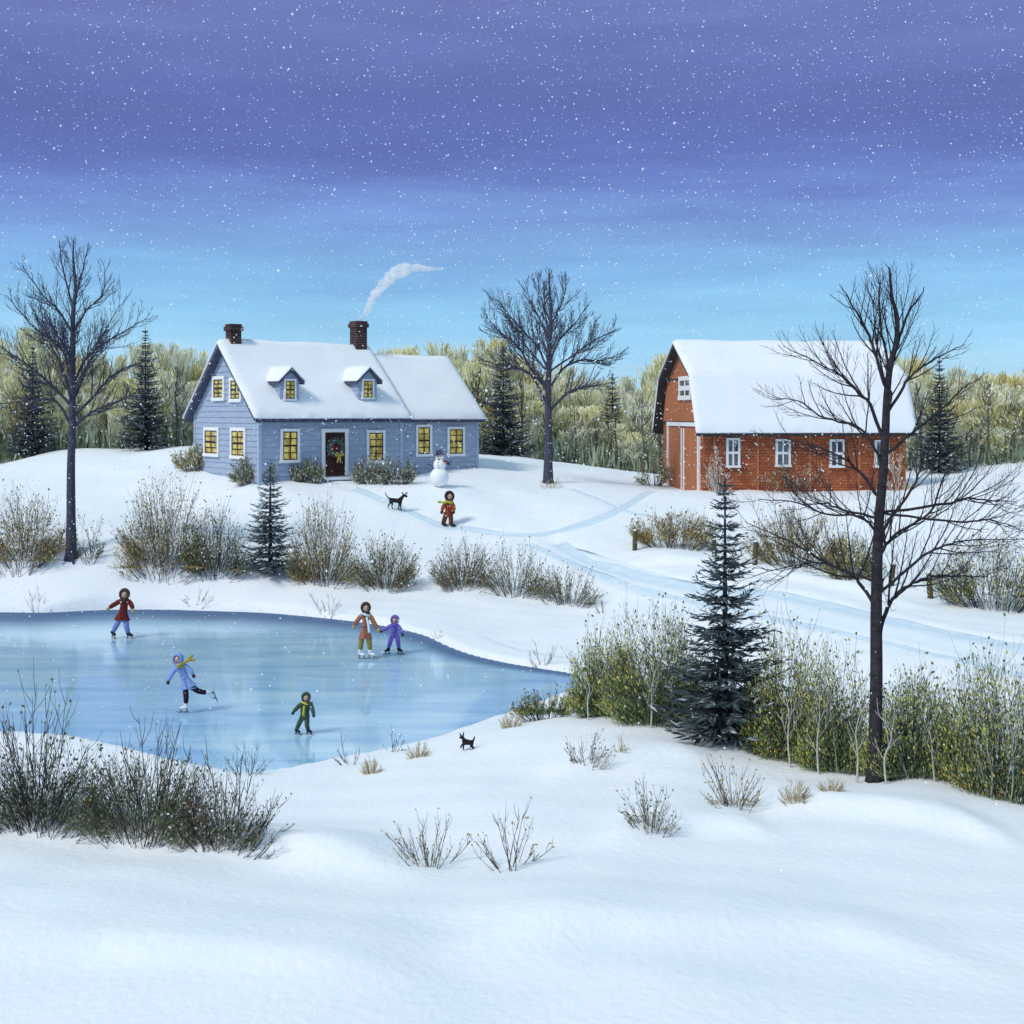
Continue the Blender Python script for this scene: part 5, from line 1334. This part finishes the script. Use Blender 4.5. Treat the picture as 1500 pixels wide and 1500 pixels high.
        if skates:
            b = MB(); bl = J['blade'] * s; c0 = sole - f * fl * .38; c1 = sole + f * fl * 1.0
            b.tube([c0 - up2 * bl * .75, c0 - up2 * bl, c1 - up2 * bl, c1 - up2 * bl * .55 + f * .03], [.008, .013, .013, .008], 6)
            for q in (.18, .72): pz = c0.lerp(c1, q); b.tube([pz + up2 * lr * .3, pz - up2 * bl], [.022, .014], 6)
            b.build('skate_blade', M['steel'], root)
    if scarf:
        m_, tails = scarf; sc = MB(); rr = hr * .82
        sc.tube([neck + up * hr * .16 + rt * math.cos(a) * rr + fd * math.sin(a) * rr + up * .03 * math.sin(2 * a) for a in [i * 2 * math.pi / 16 for i in range(17)]], hr * .28, 7, 0, False)
        for tl in tails:
            P = smooth_line([Vector(((px - x0) * s, dy, (y0 - py) * s)) for px, py, dy in tl], 3); sc.tube(P, [hr * (.22 + .10 * i / (len(P) - 1)) for i in range(len(P))], 6, 0, True, .55)
        sc.build('scarf', m_, root, True)
    return root

def fab(n, c): return mat(n, c, .92, .18, 14, .15, 60, .1)
dkred, lav, brown = fab('dark_red_coat', (.16, .028, .025)), fab('lavender_trousers', (.24, .27, .52)), fab('brown_wool', (.10, .055, .035))
boot_k = mat('black_boot', (.02, .018, .022), .5); boot_w = mat('white_boot', (.80, .80, .80), .5)
tanm = fab('tan_mitten', (.42, .33, .14)); dark_m = fab('dark_mitten', (.04, .045, .06))
person('skater in dark red coat, brown hood and lavender trousers near the far shore', (178, 935),
    dict(head=(182.4, 870.5, 0), head_r=7.2, shl=(175.8, 880.5, 0), shr=(189, 880.5, 0), ell=(167.5, 885.5, -.05), elr=(193.8, 887, -.05), hal=(159.5, 890.8, -.12), har=(197, 893.4, -.12), hipl=(174.8, 907.5, 0), hipr=(184.5, 907.5, 0), knl=(170.5, 916.5, -.04), knr=(186, 917.5, -.06), anl=(165.2, 926, .02), anr=(188, 927.5, 0), sole=4.6, blade=3.0),
    dict(coat=dkred, hood=brown, legs=lav, mitt=tanm, boot=boot_k, hair=M['hair_br']), (.15, -1, -.05), coat_hem=((167.5, 907.2), (190.5, 907.2)), foot_dirs=((.62, -.75, -.1), (.9, -.4, 0)))
ltb, navy, must = fab('light_blue_coat', (.25, .36, .66)), fab('navy_leggings', (.035, .022, .04)), fab('mustard_scarf', (.42, .34, .05))
person('skater in light blue coat gliding on one leg with a mustard scarf flying', (270, 1045),
    dict(head=(261, 965.5, 0), head_r=7.4, shl=(257.2, 977.8, 0), shr=(270.5, 975, .02), ell=(252, 988, -.08), elr=(279, 981.5, -.02), hal=(248, 997.3, -.14), har=(284.8, 989, -.05), hipl=(271.5, 1006, 0), hipr=(279, 1004.5, .02), knl=(273.4, 1020, -.05), knr=(289.6, 1013.5, .06), anl=(272.4, 1031, 0), anr=(301, 1016.8, .16), sole=8.0, blade=3.6),
    dict(coat=ltb, hood=ltb, legs=navy, mitt=dark_m, boot=boot_w, hair=M['hair'], trim=fab('blue_seam', (.10, .14, .34))), (-.15, -1, -.08), coat_hem=((263.5, 1010.5), (288.5, 1004.5)), foot_dirs=((-.95, -.25, 0), (.35, .12, -.92)),
    scarf=(must, [[(264, 973, -.13), (272, 969.5, -.08), (279, 966.5, .02), (284.5, 968.2, .05)], [(268, 972.5, -.12), (275, 967, .0), (280.5, 960.8, .1)]]))
rose, olv, cyan = fab('rust_rose_coat', (.36, .15, .085)), fab('mustard_trousers', (.30, .23, .07)), fab('pale_cyan_scarf', (.62, .74, .76))
person('tall skater in rust coat, mustard trousers and white skates holding a small hand', (538, 965),
    dict(head=(535.8, 890.2, 0), head_r=7.0, shl=(529.8, 901.5, 0), shr=(542.2, 901.5, 0), ell=(523.3, 909, -.05), elr=(548, 912, -.05), hal=(517.8, 917.6, -.1), har=(555, 921.8, -.1), hipl=(531, 930, 0), hipr=(540.3, 930, 0), knl=(529, 941, -.03), knr=(541, 941, -.03), anl=(528, 953, 0), anr=(542.5, 953, 0), sole=7.6, blade=3.4),
    dict(coat=rose, hood=brown, legs=olv, mitt=tanm, boot=boot_w, hair=M['hair_br'], trim=fab('rust_trim', (.20, .07, .03))), (.1, -1, -.08), coat_hem=((524.8, 934.8), (545.4, 934.8)), foot_dirs=((.85, -.5, 0), (.88, -.45, 0)),
    scarf=(cyan, [[(538, 903, -.2), (541, 912, -.27), (542.5, 925, -.28)]]))
pur = fab('purple_snowsuit', (.20, .145, .52))
person('small child skater in purple snowsuit holding the hand of the tall skater', (577.5, 958),
    dict(head=(578.5, 908, 0), head_r=6.0, shl=(572.5, 916.5, 0), shr=(583, 916.5, 0), ell=(566, 920.5, -.05), elr=(587, 922, -.05), hal=(559, 923.8, -.1), har=(590.4, 928.8, -.1), hipl=(574, 932, 0), hipr=(581.6, 932, 0), knl=(571.5, 941, -.04), knr=(583.6, 941, -.04), anl=(569, 949.6, 0), anr=(584.4, 949.6, 0), sole=4.8, blade=2.8),
    dict(coat=pur, hood=pur, legs=pur, mitt=dark_m, boot=boot_k, hair=M['hair'], trim=fab('purple_seam', (.10, .07, .30))), (-.1, -1, -.08), foot_dirs=((-.7, -.7, 0), (.8, -.6, 0)))
dgr = fab('dark_green_snowsuit', (.065, .095, .075)); dhood = fab('dark_grey_hood', (.07, .08, .06)); ysc = fab('yellow_scarf', (.55, .50, .05))
person('child skater in dark green snowsuit with yellow scarf in the middle of the pond', (443, 1075.5),
    dict(head=(448.3, 1021.5, 0), head_r=6.4, shl=(440.6, 1031.5, 0), shr=(455, 1031.5, 0), ell=(434.5, 1037.5, -.05), elr=(458.5, 1039, -.05), hal=(430, 1042.4, -.1), har=(461, 1046.2, -.1), hipl=(442.3, 1051, 0), hipr=(450, 1051, 0), knl=(438, 1060.5, -.05), knr=(450, 1061.5, -.05), anl=(434.5, 1069, 0), anr=(451.5, 1068.8, 0), sole=4.2, blade=2.4),
    dict(coat=dgr, hood=dhood, legs=dgr, mitt=dark_m, boot=boot_k, hair=M['hair'], trim=ysc), (.12, -1, -.08), foot_dirs=((.8, -.6, 0), (.85, -.5, -.05)), scarf=(ysc, [[(447, 1032, -.14), (446.5, 1040, -.17), (446, 1046, -.15)]]))
red = fab('orange_red_jacket', (.40, .075, .025)); drk = fab('dark_brown_hood', (.05, .028, .03)); brt = fab('brown_trousers', (.11, .042, .028)); gsc = fab('lime_scarf', (.40, .40, .04))
person('person in orange-red jacket and lime scarf walking on the path from the farmhouse', (655, 773),
    dict(head=(658.3, 728, 0), head_r=6.6, shl=(651.8, 738.2, 0), shr=(663.2, 738.2, 0), ell=(648.8, 744.5, -.03), elr=(665, 744.5, -.03), hal=(646.9, 750.6, -.08), har=(665, 750.8, -.08), hipl=(653.4, 754.5, 0), hipr=(660.2, 754.5, 0), knl=(651.3, 761.5, -.1), knr=(660.6, 762, -.1), anl=(649, 768.4, .05), anr=(660.6, 769.2, -.05), sole=3.0, blade=0),
    dict(coat=red, hood=drk, legs=brt, mitt=drk, boot=boot_k, hair=M['hair'], trim=drk), (.25, -1, -.02), skates=False, coat_hem=((651, 755.8), (663, 755.8)), ground_z=1, foot_dirs=((.7, -.7, 0), (.9, -.4, 0)),
    scarf=(gsc, [[(654, 737, -.16), (648, 736.4, -.12), (641.6, 735.8, -.08)], ]))

def animal(label, foot_px, sk, edges, ears, tail, cat='dog', eyes=None, fat=1.3):
    g = ground(*foot_px); s = g.y / F; x0, y0 = foot_px
    root = tag(empty('dog', g), label, cat)
    def W(px, py, dy): return ((px - x0) * s, dy * s, (y0 - py) * s)
    body = skin_mesh('body', [(*W(px, py, dy), r * s * fat) for px, py, dy, r in sk], edges, M['black'], root)
    for a in ears:
        e = MB(); P = [Vector(W(*p[:3])) for p in a]; e.tube(P, [p[3] * s for p in a], 6, 0, True, .6); e.build('ear', M['black'], root, True)
    e = MB()
    for (px, py, dy) in eyes: e.sphere(W(px, py, dy), .42 * s, 6, 5)
    e.build('eyes', M['steel'], root, True)
    return root
# dog trotting beside the path: deep chest, hocks bent backwards, hanging ear tips, tail curled up
animal('black dog with raised curled tail running to the right on the farmhouse path', (579, 748),
    [(579, 734, 0, 2.6), (585, 734, 0, 3.0), (573.5, 732.6, 0, 2.4), (588.3, 730.5, 0, 2.0), (591, 726.3, 0, 1.9), (593.4, 726.2, 0, 1.9), (596.8, 728.6, 0, 1.0),
     (587.2, 738.5, -1.2, 1.1), (586.8, 743, -1.2, .75), (588.0, 748.6, -1.2, .75), (589.2, 749.0, -1.2, .6),
     (585, 738.5, 1.3, 1.1), (583.9, 743, 1.3, .75), (584.2, 747.2, 1.3, .75), (585.4, 747.6, 1.3, .6),
     (573.4, 735.5, -1.3, 1.5), (575.2, 738.8, -1.3, 1.0), (573.9, 741.8, -1.3, .7), (575.2, 745.6, -1.3, .7), (576.4, 746.2, -1.3, .6),
     (571.8, 735, 1.3, 1.5), (571.8, 738, 1.3, 1.0), (569.2, 740, 1.3, .7), (568.4, 743.6, 1.3, .7), (569.6, 744.2, 1.3, .6),
     (570.6, 730.6, 0, .9), (567.2, 728.4, 0, .7), (565.2, 725, 0, .55), (564.2, 721.6, 0, .35)],
    [(0, 1), (0, 2), (1, 3), (3, 4), (4, 5), (5, 6), (1, 7), (7, 8), (8, 9), (9, 10), (1, 11), (11, 12), (12, 13), (13, 14), (2, 15), (15, 16), (16, 17), (17, 18), (18, 19), (2, 20), (20, 21), (21, 22), (22, 23), (23, 24), (2, 25), (25, 26), (26, 27), (27, 28)],
    [[(591, 725.4, -1.2, 1.0), (589.4, 721.8, -1.8, 1.1), (588.4, 723.4, -2.2, .4)], [(593.4, 724.8, 1.2, 1.0), (596, 721.8, 1.6, 1.1), (597.4, 724.6, 1.8, .4)]], None, 'dog', [(594.6, 725.6, -1.5), (595, 725.6, 1.3)])
animal('small black dog with pricked ears and upright tail on the near shore', (684, 1100),
    [(686, 1088.5, 0, 3.0), (680.5, 1087.5, 0, 2.7), (690.8, 1089.5, 0, 2.6), (678.6, 1083.6, 0, 2.0), (677.4, 1080.2, 0, 2.7), (674.8, 1081.4, 0, 1.6), (672.6, 1082.4, 0, 1.0),
     (679.4, 1091, -1.7, 1.4), (678.8, 1094.2, -1.7, 1.0), (678.9, 1097.8, -1.7, 1.0), (677.6, 1098.6, -1.7, .8),
     (679, 1091, 1.7, 1.4), (676, 1093.4, 1.7, 1.0), (675, 1096.8, 1.7, 1.0), (673.8, 1097.2, 1.7, .8),
     (690.8, 1092, -1.8, 1.7), (689.4, 1094.2, -1.8, 1.2), (691.4, 1096.6, -1.8, .9), (690.6, 1100, -1.8, .9), (689.2, 1100.4, -1.8, .8),
     (691.8, 1092, 1.8, 1.7), (691.2, 1094.4, 1.8, 1.2), (693.6, 1096.6, 1.8, .9), (693, 1100, 1.8, .9), (691.8, 1100.4, 1.8, .8),
     (693, 1086.6, 0, 1.2), (694.6, 1082.6, 0, 1.0), (695.2, 1079.6, 0, .6)],
    [(0, 1), (0, 2), (1, 3), (3, 4), (4, 5), (5, 6), (1, 7), (7, 8), (8, 9), (9, 10), (1, 11), (11, 12), (12, 13), (13, 14), (2, 15), (15, 16), (16, 17), (17, 18), (18, 19), (2, 20), (20, 21), (21, 22), (22, 23), (23, 24), (2, 25), (25, 26), (26, 27)],
    [[(675.6, 1079.4, -1.2, 1.5), (674.4, 1076.6, -1.5, 1.0), (673.4, 1073.4, -1.6, .2)], [(678.4, 1078.8, 1.2, 1.5), (679, 1076, 1.4, 1.0), (679.6, 1072.8, 1.5, .2)]], None, 'dog', [(675.4, 1079.6, -2.2), (674.6, 1079.8, 1.4)])

# ---------------------------------------------------------------- falling snow
def snowfall():
    rng = np.random.default_rng(5); V = []; Fc = []
    octv = np.array([(1, 0, 0), (-1, 0, 0), (0, 1, 0), (0, -1, 0), (0, 0, 1), (0, 0, -1)], float)
    octf = [(0, 2, 4), (2, 1, 4), (1, 3, 4), (3, 0, 4), (2, 0, 5), (1, 2, 5), (3, 1, 5), (0, 3, 5)]
    N = 27000
    y = 13 + 50 * rng.random(N) ** .62; x = (rng.random(N) * 2 - 1) * (y * .43 + 3); z = -1 + (rng.random(N)) * (y * .33 + 9)
    hz = H(np.stack([x, y], 1)); ok = z > hz + .1; x, y, z = x[ok], y[ok], z[ok]
    r = .0059 * (1 + 2.2 * rng.random(len(x)) ** 4) * (.72 + y / 50)
    for i in range(len(x)):
        o = len(V); q = octv * r[i]
        V.extend((q + (x[i], y[i], z[i])).tolist()); Fc.extend([tuple(k + o for k in f) for f in octf])
    me = bpy.data.meshes.new('snowflakes'); me.from_pydata(V, [], Fc); me.materials.append(M['flake']); me.update()
    tag(link('falling_snow', me), 'fine snowflakes falling through the whole scene', 'snow', kind='stuff')
snowfall()

# ---------------------------------------------------------------- light
SUN_EL, SUN_AZ = 46, 50      # degrees; azimuth measured from behind the viewer towards the left
sd = bpy.data.lights.new('sun', 'SUN'); so = bpy.data.objects.new('sun', sd); COL.objects.link(so)
sd.energy = 1.06; sd.angle = R(14); sd.color = (1.0, .94, .86)
tosun = Vector((-math.sin(R(SUN_AZ)) * math.cos(R(SUN_EL)), -math.cos(R(SUN_AZ)) * math.cos(R(SUN_EL)), math.sin(R(SUN_EL))))
so.rotation_euler = tosun.to_track_quat('Z', 'Y').to_euler()

w = bpy.data.worlds.new('World'); SC.world = w; w.use_nodes = True; nt = w.node_tree; bg = nt.nodes['Background']
sky = nt.nodes.new('ShaderNodeTexSky'); sky.sky_type = 'NISHITA'; sky.sun_disc = False
sky.sun_elevation = R(SUN_EL); sky.sun_rotation = math.atan2(tosun.x, tosun.y)
tc = nt.nodes.new('ShaderNodeTexCoord'); sep = nt.nodes.new('ShaderNodeSeparateXYZ'); nt.links.new(tc.outputs['Generated'], sep.inputs[0])
mp = nt.nodes.new('ShaderNodeMapping'); mp.inputs['Scale'].default_value = (3.2, 3.2, 34); nt.links.new(tc.outputs['Generated'], mp.inputs['Vector'])
n = nt.nodes.new('ShaderNodeTexNoise'); n.inputs['Scale'].default_value = 1.4; n.inputs['Detail'].default_value = 7; n.inputs['Roughness'].default_value = .6
nt.links.new(mp.outputs['Vector'], n.inputs['Vector'])
ma = nt.nodes.new('ShaderNodeMath'); ma.operation = 'MULTIPLY_ADD'; nt.links.new(n.outputs['Fac'], ma.inputs[0]); ma.inputs[1].default_value = .07
nt.links.new(sep.outputs['Z'], ma.inputs[2])
sb = nt.nodes.new('ShaderNodeMath'); sb.operation = 'SUBTRACT'; nt.links.new(ma.outputs[0], sb.inputs[0]); sb.inputs[1].default_value = .035
cr = nt.nodes.new('ShaderNodeValToRGB'); nt.links.new(sb.outputs[0], cr.inputs['Fac'])
def lin(c): return tuple(((v / 255) / 12.92 if v <= 10 else ((v / 255 + .055) / 1.055) ** 2.4) for v in c)
EXPO = 1.0
stops = [(0.0, (168, 210, 236)), (.040, (156, 206, 238)), (.075, (136, 194, 234)), (.105, (122, 174, 224)), (.130, (114, 154, 212)), (.150, (106, 136, 202)), (.168, (96, 116, 188)), (.188, (87, 102, 173)), (.212, (87, 98, 167)), (.29, (106, 116, 180)), (.40, (146, 182, 206)), (1.0, (162, 192, 210))]
els = cr.color_ramp.elements
while len(els) > 1: els.remove(els[-1])
for i, (p, c) in enumerate(stops):
    e = els[0] if i == 0 else els.new(p)
    e.position = p; e.color = (*[v * 2 ** -EXPO for v in lin(c)], 1)
n2 = nt.nodes.new('ShaderNodeTexNoise'); n2.inputs['Scale'].default_value = 2.3; n2.inputs['Detail'].default_value = 9; n2.inputs['Roughness'].default_value = .62
mp2 = nt.nodes.new('ShaderNodeMapping'); mp2.inputs['Scale'].default_value = (2.6, 2.6, 17); mp2.inputs['Location'].default_value = (3.1, 1.7, .4)
nt.links.new(tc.outputs['Generated'], mp2.inputs['Vector']); nt.links.new(mp2.outputs['Vector'], n2.inputs['Vector'])
mr = nt.nodes.new('ShaderNodeMapRange'); mr.inputs['From Min'].default_value = .3; mr.inputs['From Max'].default_value = .72; mr.inputs['To Min'].default_value = .92; mr.inputs['To Max'].default_value = 1.12
nt.links.new(n2.outputs['Fac'], mr.inputs['Value'])
vm = nt.nodes.new('ShaderNodeVectorMath'); vm.operation = 'SCALE'; nt.links.new(cr.outputs['Color'], vm.inputs[0]); nt.links.new(mr.outputs['Result'], vm.inputs['Scale'])
# a little of the physical sky under the painted winter cloud colours
ns = nt.nodes.new('ShaderNodeMix'); ns.data_type = 'RGBA'; ns.blend_type = 'ADD'; ns.inputs[0].default_value = .006
nt.links.new(vm.outputs['Vector'], ns.inputs[6]); nt.links.new(sky.outputs['Color'], ns.inputs[7])
nt.links.new(ns.outputs[2], bg.inputs['Color']); bg.inputs['Strength'].default_value = 1.0
vs = SC.view_settings; vs.view_transform = 'Standard'; vs.look = 'None'; vs.exposure = EXPO; vs.gamma = 1; vs.use_curve_mapping = False
SC.cycles.max_bounces = 12; SC.cycles.diffuse_bounces = 4; SC.cycles.glossy_bounces = 4; SC.cycles.volume_step_rate = 1.0; SC.cycles.volume_bounces = 12
